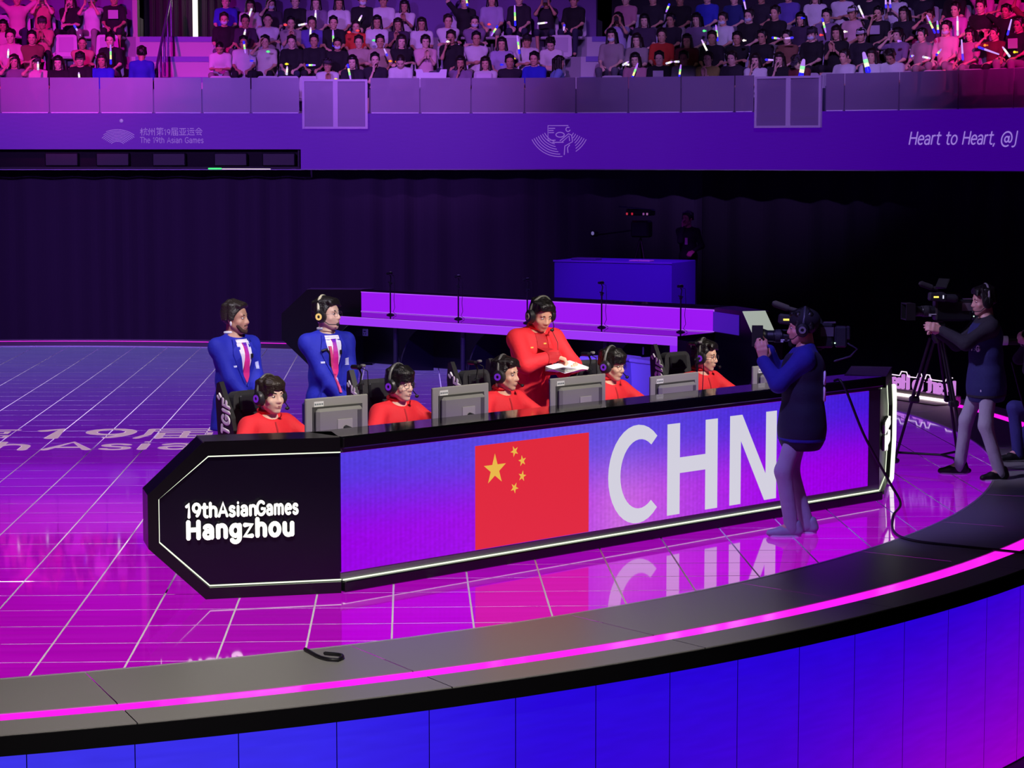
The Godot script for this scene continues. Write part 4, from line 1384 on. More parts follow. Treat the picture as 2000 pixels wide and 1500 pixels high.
		for q in [[0.03, 0.018, 1.08, mt(0x9a989c, 0.35, 0.6), "letter_returns"], [0.047, 0.006, 1.0, em(0xfdfff2, 1.1, 0xd8d8d0), "lit_letter_faces"]]:
			var lt := Mb.new()
			letters(lt, "19th", wx * Transform3D(Basis(), V(x0, 0.545, q[0])), 0.124, 0.085 * q[2], q[1], 0.0, 0.07, 0.93)
			letters(lt, "Asian", wx * Transform3D(Basis(), V(x0 + 0.213, 0.545, q[0])), 0.124, 0.085 * q[2], q[1], 0.0, 0.07, 0.86)
			letters(lt, "Games", wx * Transform3D(Basis(), V(x0 + 0.462, 0.545, q[0])), 0.124, 0.085 * q[2], q[1], 0.0, 0.07, 0.77)
			letters(lt, "Hangzhou", wx * Transform3D(Basis(), V(x0 + 0.005, 0.405, q[0])), 0.158, 0.098 * q[2], q[1], 0.0, 0.11, 0.965)
			part(q[4], lt, q[3], wing)
		var lb := Mb.new()
		lb.at(wx).box(V(x0 + 0.36, 0.585, 0.012), V(0.64, 0.03, 0.016)).box(V(x0 + 0.36, 0.45, 0.012), V(0.64, 0.03, 0.016))
		part("letter_rail", lb, mt(0x141018, 0.5), wing)
		part("wing_cap", Mb.new().at(wx).tube([V(0.9 * s, 1.036, 0.05), V(0.9 * s, 1.036, -0.3)], 0.006, 6), mt(0x8a8890, 0.3, 0.8), wing)
		if rear and s < 0:
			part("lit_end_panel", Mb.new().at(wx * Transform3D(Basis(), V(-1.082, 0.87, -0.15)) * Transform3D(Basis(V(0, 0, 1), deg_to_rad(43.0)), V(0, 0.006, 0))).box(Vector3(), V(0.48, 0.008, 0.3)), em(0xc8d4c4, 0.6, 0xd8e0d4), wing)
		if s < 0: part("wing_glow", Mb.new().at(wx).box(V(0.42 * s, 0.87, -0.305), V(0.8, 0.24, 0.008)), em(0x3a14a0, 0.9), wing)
	# working side: shelf, lit back panel, table with lit edge, partitions
	var glow := em(0x9a16f0, 1.0)
	var line := em(0xb45cff, 1.1)
	for k in 5:
		var x0 := -2.93 + k * 1.172
		part("lit_panel", Mb.new().box(V(x0 + 0.586, 0.878, -0.326), V(1.166, 0.27, 0.012)), glow, o)
	part("panel_edge", ring_prism(Mb.new().at(Transform3D(Basis(Vector3.UP, PI), V(0, 0, -0.332))), [Vector2(-2.93, 0.742), Vector2(2.93, 0.742), Vector2(2.93, 1.013), Vector2(-2.93, 1.013)], [Vector2(-2.92, 0.75), Vector2(2.92, 0.75), Vector2(2.92, 1.005), Vector2(-2.92, 1.005)], 0.0, 0.004), line, o)
	part("table_top", Mb.new().box(V(0, 0.72, -0.735), V(5.9, 0.04, 0.81), 0.006), mt(0x0c0a12, 0.06), o)
	part("lit_edge", Mb.new().box(V(0, 0.68, -1.143), V(5.9, 0.11, 0.012)), em(0x9c34f2, 1.0), o)
	part("edge_line", Mb.new().box(V(0, 0.733, -1.146), V(5.9, 0.006, 0.012)), line, o)
	part("lit_leg", Mb.new().box(V(-2.9, 0.31, -1.143), V(0.1, 0.63, 0.012)), em(0x8c20ee, 1.0), o)
	for x in [-2.9, -1.85, -0.72, 0.45, 1.62, 2.9]:
		var pp := PackedVector2Array([Vector2(0.32, 0.0), Vector2(0.32, 0.7), Vector2(1.12, 0.7)])
		for q in arc(0.36, 0.02, 0.62, 0.6, 75, 3, 9):
			pp.append(q)
		part("partition", Mb.new().at(Transform3D(Basis(Vector3.UP, PI / 2), V(x, 0, 0))).prism(pp, -0.012, 0.012), mt(0x1a1428, 0.35), o)
	for x in [2.84, 1.71, 0.5, -0.65, -1.83]:
		var so := part("socket_plate", Mb.new().box(V(x, 0.455, -0.333), V(0.1, 0.1, 0.02), 0.008), mt(0xc8ccf8, 0.5), o)
		part("socket_hole", Mb.new().box(V(x, 0.47, -0.345), V(0.04, 0.016, 0.006)).box(V(x - 0.018, 0.435, -0.345), V(0.012, 0.02, 0.006)).box(V(x + 0.018, 0.435, -0.345), V(0.012, 0.02, 0.006)), mt(0x505078, 0.6), so)
	for x in [1.72, 0.55, -1.75]:
		part("table_leg", Mb.new().tube([V(x, 0.0, -0.95), V(x, 0.7, -0.95)], 0.035, 10).tube([V(x, 0.3, -0.95), V(x + 0.25, 0.1, -0.6)], 0.02, 6), mt(0x201a30, 0.4), o)
func at_desk(u: float, y: float, n: float) -> Vector3:
	return deskx * V(u, y, n)


func monitor_parts(o: Node3D, top: float, wide := 0.56) -> void:
	var y := top - 0.17
	var grey := mt(0x8e8f86, 0.5)
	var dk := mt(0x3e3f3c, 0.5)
	part("screen_panel", Mb.new().box(V(0, y, 0), V(wide, 0.335, 0.022), 0.006), grey, o)
	part("display", Mb.new().box(V(0, y, -0.0125), V(wide - 0.02, 0.315, 0.002)), em(0x30304a, 0.6), o)
	part("rear_hump", Mb.new().box(V(0.0, y - 0.035, 0.03), V(wide - 0.14, 0.26, 0.05), 0.02), mt(0x7e7f78, 0.5), o)
	part("painted_hump_shadow", Mb.new().box(V(0.0, y - 0.035, 0.0125), V(wide - 0.11, 0.285, 0.006)), dk, o)  # dark plate: shade around the hump is put into its colour
	part("mount_plate", Mb.new().box(V(0.03, y - 0.06, 0.058), V(0.13, 0.15, 0.008), 0.003), mt(0x9a9b90, 0.4), o)
	part("mount_bolt", Mb.new().ell(V(0.06, y - 0.11, 0.063), V(0.006, 0.006, 0.004), 8, 6), mt(0x151515, 0.4), o)
	part("stand_neck", Mb.new().tube([V(0.03, y - 0.05, 0.065), V(0.05, y - 0.06, 0.1), V(0.06, y - 0.15, 0.11), V(0.06, 0.75, 0.11)], 0.022, 8), mt(0x161618, 0.4), o)
	part("stand_loop", Mb.new().tube([V(0.11, 0.76, 0.09), V(0.11, y - 0.09, 0.085), V(0.15, y - 0.09, 0.085), V(0.155, 0.76, 0.09)], 0.005, 6), mt(0x0c0c0e, 0.4), o)
	part("stand_base", Mb.new().box(V(0.05, 0.747, 0.08), V(0.24, 0.012, 0.2), 0.004), mt(0x161618, 0.4), o)
	var st := part("sticker", Mb.new().box(V(-wide / 2 + 0.11, y + 0.115, 0.012), V(0.082, 0.058, 0.002)), mt(0xd8dcd2, 0.6), o)
	var lt := Mb.new()
	for r in 2:
		for k in 4:
			lt.at(Transform3D()).box(V(-wide / 2 + 0.082 + k * 0.019, y + 0.125 - r * 0.022, 0.0135), V(0.013, 0.012 if r == 0 else 0.004, 0.001))
	part("sticker_print", lt, mt(0x6a7a72, 0.7), st)
	part("vent_slot", Mb.new().box(V(wide / 2 - 0.11, y - 0.03, 0.056), V(0.035, 0.2, 0.003)), mt(0x4c4d49, 0.5), o)
	part("corner_light", Mb.new().ell(V(-wide / 2 + 0.025, y - 0.12, 0.013), V(0.004, 0.004, 0.003), 6, 4), mt(0xd0d4cc, 0.3), o)
	part("cable", Mb.new().tube([V(0.02, y - 0.16, 0.06), V(0.2, 0.84, 0.07), V(0.3, 0.78, 0.03), V(0.33, 0.745, 0.05)], 0.006, 6), mt(0xb8b8ae, 0.5), o)


func chair_parts(o: Node3D) -> void:
	var blk := mt(0x1a1a1d, 0.5)
	var fab := mt(0x262629, 0.7, 0.0, "cloth")
	var po := PackedVector2Array()
	for q in [[0.09, 1.11, 0.06, 0], [-0.09, 1.11, 0.06, 90]]:
		for c in arc(q[0], q[1], q[2], q[2], q[3], q[3] + 90, 5):
			po.append(c)
	for c in [Vector2(-0.16, 1.0), Vector2(-0.21, 0.92), Vector2(-0.21, 0.6), Vector2(-0.18, 0.42), Vector2(0.18, 0.42), Vector2(0.21, 0.6), Vector2(0.21, 0.92), Vector2(0.16, 1.0)]:
		po.append(c)
	var lean := Transform3D(Basis(Vector3.RIGHT, -0.1), V(0, 0.03, -0.18))
	part("backrest", Mb.new().at(lean).prism(po, -0.1, -0.03), fab, o)
	part("headrest_pad", Mb.new().at(lean).box(V(0, 1.08, -0.02), V(0.2, 0.12, 0.03), 0.012), blk, o)
	var wp := PackedVector2Array([Vector2(0.12, 0.45), Vector2(0.13, 0.9), Vector2(0.125, 1.12), Vector2(0.1, 1.24), Vector2(0.07, 1.25), Vector2(0.03, 1.14), Vector2(-0.03, 0.98), Vector2(-0.06, 0.8), Vector2(-0.05, 0.6), Vector2(0.0, 0.45)])
	for s in [-1.0, 1.0]:
		var wing := part("side_bolster", Mb.new().at(lean * Transform3D(Basis(Vector3.UP, PI / 2), V(s * 0.215, 0, 0))).prism(wp, -0.022, 0.022), blk, o)
		if s < 0:
			var t := Mb.new()
			letters(t, "TGIF", lean * Transform3D(Basis(V(0, 0.985, 0.17), V(0, 0.17, -0.985), V(-1, 0, 0)), V(-0.239, 0.86, -0.012)), 0.105, 0.13, 0.004, 0.2, 0.16)
			part("bolster_lettering", t, mt(0xf0f0ee, 0.5), wing)
			part("bolster_emblem", Mb.new().at(lean).tube([V(-0.238, 1.14, -0.06), V(-0.238, 1.165, -0.075)], 0.009, 6).tube([V(-0.238, 1.125, -0.083), V(-0.238, 1.15, -0.098)], 0.009, 6), mt(0xf0f0ee, 0.5), wing)
	part("seat_cushion", Mb.new().box(V(0, 0.37, 0.05), V(0.5, 0.1, 0.48), 0.03), fab, o)
	part("gas_column", Mb.new().tube([V(0, 0.08, 0), V(0, 0.38, 0)], 0.028, 10), mt(0x303034, 0.3, 0.7), o)
	for k in 5:
		var d := V(sin(TAU * k / 5), 0, cos(TAU * k / 5))
		var lg := part("base_arm", Mb.new().tube([V(0, 0.11, 0), d * 0.3 + V(0, 0.075, 0)], [0.03, 0.02], 8), blk, o)
		part("caster", Mb.new().at(Transform3D(Basis(Vector3.UP, TAU * k / 5), d * 0.3)).ell(V(0, 0.03, 0), V(0.018, 0.03, 0.03), 10, 8), mt(0x101012, 0.5), lg)
	for s in [-1.0, 1.0]:
		part("armrest", Mb.new().box(V(s * 0.31, 0.64, -0.06), V(0.07, 0.03, 0.2), 0.012).tube([V(s * 0.3, 0.43, 0.0), V(s * 0.31, 0.63, -0.03)], 0.016, 6), blk, o)


func mic_parts(o: Node3D, top: float, side: float) -> void:
	var b := mt(0x0d0d10, 0.35)
	part("base", Mb.new().at(Transform3D(Basis(), V(0, 0.742, 0))).lathe([Vector2(0, 0.022), Vector2(0.02, 0.022), Vector2(0.055, 0.008), Vector2(0.055, 0), Vector2(0, 0)], 16), b, o)
	part("pole", Mb.new().tube([V(0, 0.75, 0), V(0, top - 0.12, 0)], 0.0095, 8), b, o)
	part("clamp", Mb.new().box(V(0, top - 0.14, 0), V(0.03, 0.05, 0.03), 0.006).tube([V(-0.03, top - 0.13, 0.0), V(0.03, top - 0.12, 0.0)], 0.008, 6), mt(0x2a2a2e, 0.3, 0.4), o)
	part("gooseneck", Mb.new().tube([V(0, top - 0.12, 0), V(0.02 * side, top - 0.05, -0.01), V(0, top, -0.02)], 0.007, 6), b, o)
	var cam := part("pickup", Mb.new().box(V(-0.01, top + 0.0, -0.03), V(0.05, 0.03, 0.09), 0.01), mt(0x16161a, 0.35), o)
	part("pickup_cap", Mb.new().box(V(0.01, top + 0.012, 0.02), V(0.035, 0.02, 0.03), 0.006), mt(0xb0b0a8, 0.3, 0.6), cam)
	part("cable", Mb.new().tube([V(0.02, top - 0.01, 0.0), V(0.05 * side, top - 0.03, 0.02), V(0.06 * side, top - 0.2, 0.02), V(0.045 * side, 0.95, 0.02), V(0.06 * side, 0.84, 0.02), V(0.02 * side, 0.78, 0.03), V(0.08 * side, 0.748, 0.03)], 0.0035, 5), b, o)


func desk_gear() -> void:
	var us := [-2.455, -1.28, -0.05, 1.06, 2.33]
	var who := ["leftmost player", "second player from the left", "middle player", "fourth player from the left", "rightmost player, half hidden by the cameraman"]
	var tops := [1.225, 1.22, 1.205, 1.145, 1.145]
	for i in 5:
		var o := thing("monitor", "grey monitor back on the competition desk before the " + who[i].replace(", half hidden by the cameraman", ""), "monitor", at_desk(us[i], 0, -0.62), deg_to_rad(41.7 + [-3.0, 1.0, 1.0, 2.0, 0.0][i]), "monitors on the competition desk")
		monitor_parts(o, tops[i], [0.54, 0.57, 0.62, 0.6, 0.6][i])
		var c := thing("gaming_chair", "black racing style gaming chair with white lettering, under the " + who[i].replace(", half hidden by the cameraman", ""), "gaming chair", at_desk([-2.42, -1.24, -0.16, 1.06, 2.2][i], 0, -1.3), deg_to_rad(41.7 + [4.0, -8.0, 2.0, -6.0, -4.0][i]), "gaming chairs behind the desk")
		chair_parts(c)
	var mu := [-2.15, -1.02, 0.19, 1.45]
	var mw := ["between the first two monitors from the left", "right of the second monitor from the left", "between the middle monitor and the fourth", "beside the rightmost player"]
	for i in 4:
		var o := thing("microphone_stand", "black table microphone stand on the competition desk, " + mw[i], "microphone stand", at_desk(mu[i], 0, -0.72), deg_to_rad(41.7), "microphone stands on the competition desk")
		mic_parts(o, [1.4, 1.36, 1.35, 1.36][i], 1.0)


func rear_gear() -> void:
	var rx := Transform3D(Basis(Vector3.UP, deg_to_rad(138.3)), REAR)
	var mu := [2.13, 0.93, -0.23, -1.42, -2.62]
	for i in 5:
		var o := thing("microphone_stand", "black table microphone stand on the empty second desk, %s from the left" % ["first", "second", "third", "fourth", "fifth"][i], "microphone stand", rx * V(mu[i], 0, -0.6), deg_to_rad(138.3), "microphone stands on the second desk")
		mic_parts(o, 1.3, -1.0)
	for q in [[V(2.36, 0, -26.95), "left", 0.57], [V(2.92, 0, -26.68), "right", 0.6]]:
		var o := thing("storage_bin", "pale blue lidded storage bin on the stage under the second desk, %s one of two" % q[1], "storage bin", q[0], -0.4 + 0.95, "storage bins by the second desk")
		var bm := mt(0xb4bcf4, 0.5)
		var po := PackedVector2Array([Vector2(-0.25, 0.0), Vector2(0.25, 0.0), Vector2(0.285, 0.47), Vector2(-0.285, 0.47)])
		part("bin_body", Mb.new().prism(po, -0.2, 0.2), bm, o)
		part("bin_lid", Mb.new().box(V(0, 0.5, 0), V(0.61, 0.05, 0.44), 0.015), mt(0xc4caf8, 0.45), o)
		part("latch", Mb.new().box(V(0, 0.46, 0.21), V(0.08, 0.08, 0.02), 0.006), bm, o)


func collar(root: Node, J: Dictionary, c: Material, open := 40.0, r := 0.066, tall := 0.022) -> void:
	var pts := []
	for i in 15:
		var a := deg_to_rad(lerpf(open - 180.0, 180.0 - open, i / 14.0) + 180.0 - 180.0)
		pts.append(J.neck + J.bs * V(r * sin(a), 0.026 - 0.006 * cos(a), -r * cos(a) - 0.02))
	part("collar", Mb.new().tube(pts, tall, 8, 0.45), c, root)


func person(label: String, pos: Vector3, turn: float) -> Node3D:
	return thing("person", label, "person", pos, turn)


func cast() -> void:
	var red := mt(0xe4202c, 0.75, 0.0, "cloth")
	var darkred := mt(0xb0121e, 0.75)
	var navy := mt(0x14141c, 0.8, 0.0, "cloth")
	# u, n, head turn, head nod, hair, glasses, label, skin, headset label
	var P := [
		[-2.5, 0.0, -0.04, "parted", 0x2a2018, false, "player in red jacket with dark brown fringe at the left end of the desk", 0xeec4ae, 1, 0.9],
		[-1.27, 0.12, 0.0, "fringe", 0x0e0c0c, true, "player in red jacket with black bowl fringe and round glasses, second from the left", 0xf0c8b4, 1, 0.885],
		[-0.17, 0.32, 0.0, "side", 0x181312, false, "player in red jacket without glasses, looking right, seated in the middle of the five", 0xe2b294, 0, 0.9],
		[1.04, 0.2, 0.1, "fringe", 0x120f0e, true, "player in red jacket with thin glasses, looking down, fourth from the left", 0xe6b89c, 2, 0.9],
		[2.2, 0.36, 0.05, "side", 0x14100f, true, "player in red jacket with glasses at the right end of the desk", 0xe6b89c, 1, 0.91],
	]
	for i in 5:
		var q: Array = P[i]
		var pos := at_desk(q[0], 0, -1.44)
		var turn := deg_to_rad(41.7)
		var p := person(q[6], pos, turn)
		var hb := Basis(Vector3.UP, q[1]) * Basis(Vector3.RIGHT, q[2])
		var J := skeleton({"hip": V(0, 0.53, 0), "up": V(0.01, 1, 0.22), "wl": V(0.17, 0.32, 0.44), "wr": V(-0.19, 0.32, 0.42), "al": V(0.13, 0.08, 0.36), "ar": V(-0.13, 0.08, 0.33), "hb": hb, "pl": V(1, -0.6, -0.2), "pr": V(-1, -0.6, -0.2)})
		var r := figure(p, J, {"top": red, "topname": "jacket", "grow": 0.026, "bottom": navy, "shoes": mt(0xe8e8ea, 0.5), "hair": q[3], "haircol": q[4], "skin": q[7], "kind": q[8], "curl_l": 0.35, "curl_r": 0.35, "folds": [[V(0.1, 0.3, 0.17), V(-0.02, 0.12, 0.19), 0.018], [V(-0.12, 0.28, 0.17), V(0.0, 0.1, 0.2), 0.016], [V(0.16, 0.22, 0.1), V(0.06, 0.08, 0.17), 0.02]]})
		face(p, r.hx, q[5])
		collar(p, J, red, 24.0, 0.068, 0.017)
		part("zipper", patch(r.top, [Vector2(-0.006, J.neck.y - 0.02), Vector2(-0.006, 0.62)], [Vector2(0.006, J.neck.y - 0.02), Vector2(0.006, 0.62)], 0.004, 1), darkred, p)
		headset("grey and black headset worn by the %s" % ["player with the dark brown fringe", "player with the bowl fringe", "middle player without glasses", "player with glasses looking down", "player at the right end of the desk"][i], pos, turn, r.hx, 0x28282b, em(0x7a28d0, 0.7), 0x5c5c5a, true, 1.1)
	# the two officials in blue blazers
	var blue := mt(0x141ea8, 0.75, 0.0, "cloth")
	var tie := StandardMaterial3D.new()
	var ti := Image.create(4, 32, false, Image.FORMAT_RGB8)
	for y in 32:
		for x in 4:
			ti.set_pixel(x, y, ramp([[0.0, rgb8(96, 40, 190)], [0.25, rgb8(150, 40, 190)], [0.5, rgb8(232, 44, 150)], [1.0, rgb8(246, 60, 110)]], y / 31.0))
	tie.albedo_texture = ImageTexture.create_from_image(ti)
	tie.roughness = 0.5
	for i in 2:
		var pos: Vector3 = [V(-1.386, 0, -18.25), V(-0.66, 0, -18.35)][i]
		var turn := deg_to_rad([44.0, 30.0][i])
		var p := person(["bearded official in a blue blazer with hands clasped, standing farthest left", "official in a blue blazer with glasses and headset, holding a clipboard"][i], pos, turn)
		var hip: float = [0.945, 0.965][i]
		var wl: Vector3 = [V(0.03, 0.02, 0.25), V(0.1, -0.05, 0.23)][i]
		var wr: Vector3 = [V(-0.06, 0.0, 0.27), V(0.07, -0.08, 0.27)][i]
		var hb := Basis(Vector3.UP, [0.42, 0.55][i]) * Basis(Vector3.RIGHT, [-0.05, -0.12][i])
		var J := skeleton({"hip": V(0, hip, 0), "up": V(0, 1, -0.01), "wl": wl, "wr": wr, "al": V(0.12, 0.08, 0.02), "ar": V(-0.12, 0.08, 0), "hb": hb, "sh": 0.178})
		var r := figure(p, J, {"top": blue, "hem": 0.22, "topname": "blazer", "grow": 0.022, "bottom": mt(0xb8b4c4, 0.8, 0.0, "cloth"), "shoes": mt(0x1a1a1e, 0.3), "hair": ["quiff", "side"][i], "haircol": [0x2c2520, 0x1a1614][i], "skin": [0xc8957a, 0xe4b8a0][i], "kind": i, "curl_l": 0.75, "curl_r": 0.75, "dl": V(-0.5, -0.5, 0.3), "dr": V(0.5, -0.4, 0.25), "girth": [1.04, 0.96][i], "folds": [[V(0.08, 0.1, 0.16), V(0.16, 0.0, 0.1), 0.016], [V(-0.1, 0.12, 0.15), V(-0.15, -0.02, 0.1), 0.016]]})
		face(p, r.hx, i == 1, [0x15100e, 0x2a2020][i])
		var y := hip
		part("shirt_front", patch(r.top, [Vector2(-0.06, y + 0.5), Vector2(-0.07, y + 0.46), Vector2(-0.045, y + 0.32), Vector2(0.0, y + 0.14)], [Vector2(0.06, y + 0.5), Vector2(0.07, y + 0.46), Vector2(0.045, y + 0.32), Vector2(0.006, y + 0.14)], 0.004, 8), mt(0xe8e4ee, 0.8), p)
		part("tie", patch(r.top, [Vector2(-0.02, y + 0.475), Vector2(-0.015, y + 0.44), Vector2(-0.032, y + 0.22), Vector2(0.0, y + 0.16)], [Vector2(0.02, y + 0.475), Vector2(0.015, y + 0.44), Vector2(0.032, y + 0.22), Vector2(0.004, y + 0.16)], 0.013, 4), tie, p)
		for s in [-1.0, 1.0]:
			part("lapel", patch(r.top, [Vector2(s * 0.062, y + 0.5), Vector2(s * 0.07, y + 0.44), Vector2(s * 0.046, y + 0.3), Vector2(s * 0.002, y + 0.14)], [Vector2(s * 0.085, y + 0.5), Vector2(s * 0.118, y + 0.38), Vector2(s * 0.085, y + 0.29), Vector2(s * 0.012, y + 0.13)], 0.011, 3), blue, p)
		collar(p, J, mt(0xeceaf2, 0.8), 30.0, 0.063, 0.015)
		part("chest_emblem", patch(r.top, [Vector2(0.1, y + 0.315), Vector2(0.105, y + 0.27), Vector2(0.1, y + 0.262)], [Vector2(0.135, y + 0.32), Vector2(0.13, y + 0.272), Vector2(0.13, y + 0.262)], 0.006, 2), mt(0xc8ccf0, 0.6), p)
		part("name_mark", patch(r.top, [Vector2(-0.125, y + 0.3), Vector2(-0.125, y + 0.285)], [Vector2(-0.09, y + 0.3), Vector2(-0.09, y + 0.285)], 0.006, 2), mt(0xe0e2f4, 0.6), p)
		part("lapel_microphone", Mb.new().box(V(0.045, y + 0.37, r.top.front(0.045, y + 0.37) + 0.016), V(0.018, 0.035, 0.018), 0.004), mt(0x0c0c10, 0.4), p)
		part("blazer_button", Mb.new().ell(V(0.004, y + 0.1, r.top.front(0.004, y + 0.1) + 0.003), V(0.01, 0.01, 0.005), 10, 6), mt(0x0c1060, 0.3), p)
		for s in [-1.0, 1.0]:
			part("pocket_flap", patch(r.top, [Vector2(s * 0.09, y - 0.04), Vector2(s * 0.09, y - 0.075)], [Vector2(s * 0.17, y - 0.035), Vector2(s * 0.168, y - 0.07)], 0.007, 4), mt(0x101aa6, 0.7), p)
		if i == 0:
			var bd := Mb.new()
			bd.at(r.hx).tube([V(-0.055, -0.05, 0.04), V(-0.035, -0.088, 0.062), V(0, -0.1, 0.074), V(0.035, -0.088, 0.062), V(0.055, -0.05, 0.04)], [0.012, 0.016, 0.017, 0.016, 0.012], 8).tube([V(-0.024, -0.054, 0.083), V(0, -0.048, 0.091), V(0.024, -0.054, 0.083)], 0.0055, 6)
			part("beard", bd, mt(0x4a3428, 0.8), p)
			part("earpiece", Mb.new().at(r.hx).ell(V(-0.084, -0.03, 0.0), V(0.008, 0.02, 0.01), 8, 6), mt(0xe8e4e4, 0.4), p)
		else:
			headset("white banded headset with a yellow ring worn by the tall official with the clipboard", pos, turn, r.hx, 0x18181a, em(0xffd080, 0.9), 0xc8c2a0, true, 1.0, -1.0)
			var t := Transform3D(Basis.from_euler(V(-0.5, 0.2, 0.5)), V(-0.02, y - 0.1, 0.235))
			var cb := thing("clipboard", "tan clipboard held low by the official with the headset", "clipboard", pos, turn)
			part("board", Mb.new().at(t).box(Vector3(), V(0.17, 0.24, 0.006), 0.002), mt(0xc8a878, 0.6), cb)
			part("clip", Mb.new().at(t).box(V(0, 0.11, 0.006), V(0.07, 0.025, 0.01), 0.003), mt(0xa8a8a8, 0.3, 0.8), cb)
			part("lanyard", patch(r.top, [Vector2(-0.055, y + 0.42), Vector2(-0.035, y + 0.2), Vector2(-0.02, y + 0.06)], [Vector2(-0.035, y + 0.42), Vector2(-0.017, y + 0.2), Vector2(-0.002, y + 0.06)], 0.018, 2), mt(0xd84078, 0.6), p)
			var ph := Mb.new()
			var fz: float = r.top.front(-0.1, y + 0.33)
			ph.tube([V(-0.115, y + 0.385, fz + 0.012), V(-0.075, y + 0.395, fz + 0.014), V(-0.05, y + 0.36, fz + 0.016), V(-0.045, y + 0.22, fz + 0.02)], 0.011, 6)
			part("spare_headphones", ph, mt(0x15151a, 0.35), p)
			part("bag", Mb.new().box(V(-0.2, y - 0.12, 0.06), V(0.05, 0.18, 0.16), 0.015), mt(0x1a1c60, 0.6), p)
	# the coach in red
	var pos := V(1.0, 0, -18.95)
	var p := person("coach in red jacket standing behind the players and reading from papers", pos, 0.5)
	var hb := Basis(Vector3.UP, 0.0) * Basis(Vector3.RIGHT, 0.34)
	var J := skeleton({"hip": V(0, 0.96, -0.08), "up": V(0.03, 1, 0.3), "wl": V(0.1, 0.16, 0.4), "wr": V(0.03, 0.3, 0.4), "al": V(0.15, 0.08, 0), "ar": V(-0.15, 0.08, 0.02), "hb": hb, "sh": 0.185, "pr": V(-1, -0.7, 0), "pl": V(1, -0.7, 0)})
	var r := figure(p, J, {"top": red, "topname": "jacket", "hem": 0.16, "grow": 0.032, "girth": 1.08, "bottom": red, "shoes": mt(0xd8d8dc, 0.5), "hair": "side", "haircol": 0x100c0c, "skin": 0xe0a88e, "kind": 1, "curl_l": 0.5, "curl_r": 0.75, "dl": V(0.25, 0.1, 0.5), "bl": V(0.2, -1, 0.2), "dr": V(0.6, -0.25, 0.4), "br": V(-0.2, 1, -0.2), "folds": [[V(0.12, 0.3, 0.24), V(0.1, 0.05, 0.18), 0.02], [V(-0.12, 0.32, 0.24), V(-0.08, 0.08, 0.18), 0.02]]})
	face(p, r.hx, false, 0x100c0c)
	collar(p, J, red, 30.0, 0.072, 0.018)
	var yy: float = J.neck.y
	part("undershirt", patch(r.top, [Vector2(-0.045, yy - 0.02), Vector2(-0.05, yy - 0.14), Vector2(-0.04, yy - 0.3)], [Vector2(0.05, yy - 0.02), Vector2(0.055, yy - 0.14), Vector2(0.05, yy - 0.3)], 0.004, 6), darkred, p)
	part("jacket_front", patch(r.top, [Vector2(0.05, yy - 0.03), Vector2(0.055, yy - 0.15), Vector2(0.045, yy - 0.42)], [Vector2(0.085, yy - 0.03), Vector2(0.085, yy - 0.15), Vector2(0.075, yy - 0.42)], 0.012, 3), red, p)
	for q in [Vector2(0.02, yy - 0.1), Vector2(-0.1, yy - 0.13)]:
		part("gold_badge", patch(r.top, [Vector2(q.x - 0.012, q.y), Vector2(q.x - 0.012, q.y - 0.012)], [Vector2(q.x + 0.014, q.y), Vector2(q.x + 0.014, q.y - 0.012)], 0.006, 2), mt(0xf0c860, 0.4), p)
	headset("black headset with a grey band worn by the coach in red", pos, 0.5, r.hx, 0x1c1c1f, mt(0x9a8a78, 0.4), 0x6a685f, true, 1.15, 1.0)
	part("jacket_cord", Mb.new().tube([r.hx * V(0.06, -0.09, 0.1), J.neck + V(0.1, -0.1, 0.16), J.neck + V(0.08, -0.3, 0.2)], 0.003, 5), mt(0x201014, 0.5), p)
	var w: Vector3 = J.wl
	var bk := thing("paper_stack", "white sheets of notes held open by the coach in red", "papers", pos, 0.5)
	for k in 4:
		var t := Transform3D(Basis.from_euler(V(0.14 * (k - 1.5), 0.3, 0.08 * k - 0.14)), w + V(-0.02, 0.028 + 0.009 * k, 0.11))
		part("sheet", Mb.new().at(t).box(Vector3(), V(0.3, 0.003, 0.21)), mt(0xf0eef2 if k != 2 else 0xdde8d8, 0.7), bk)


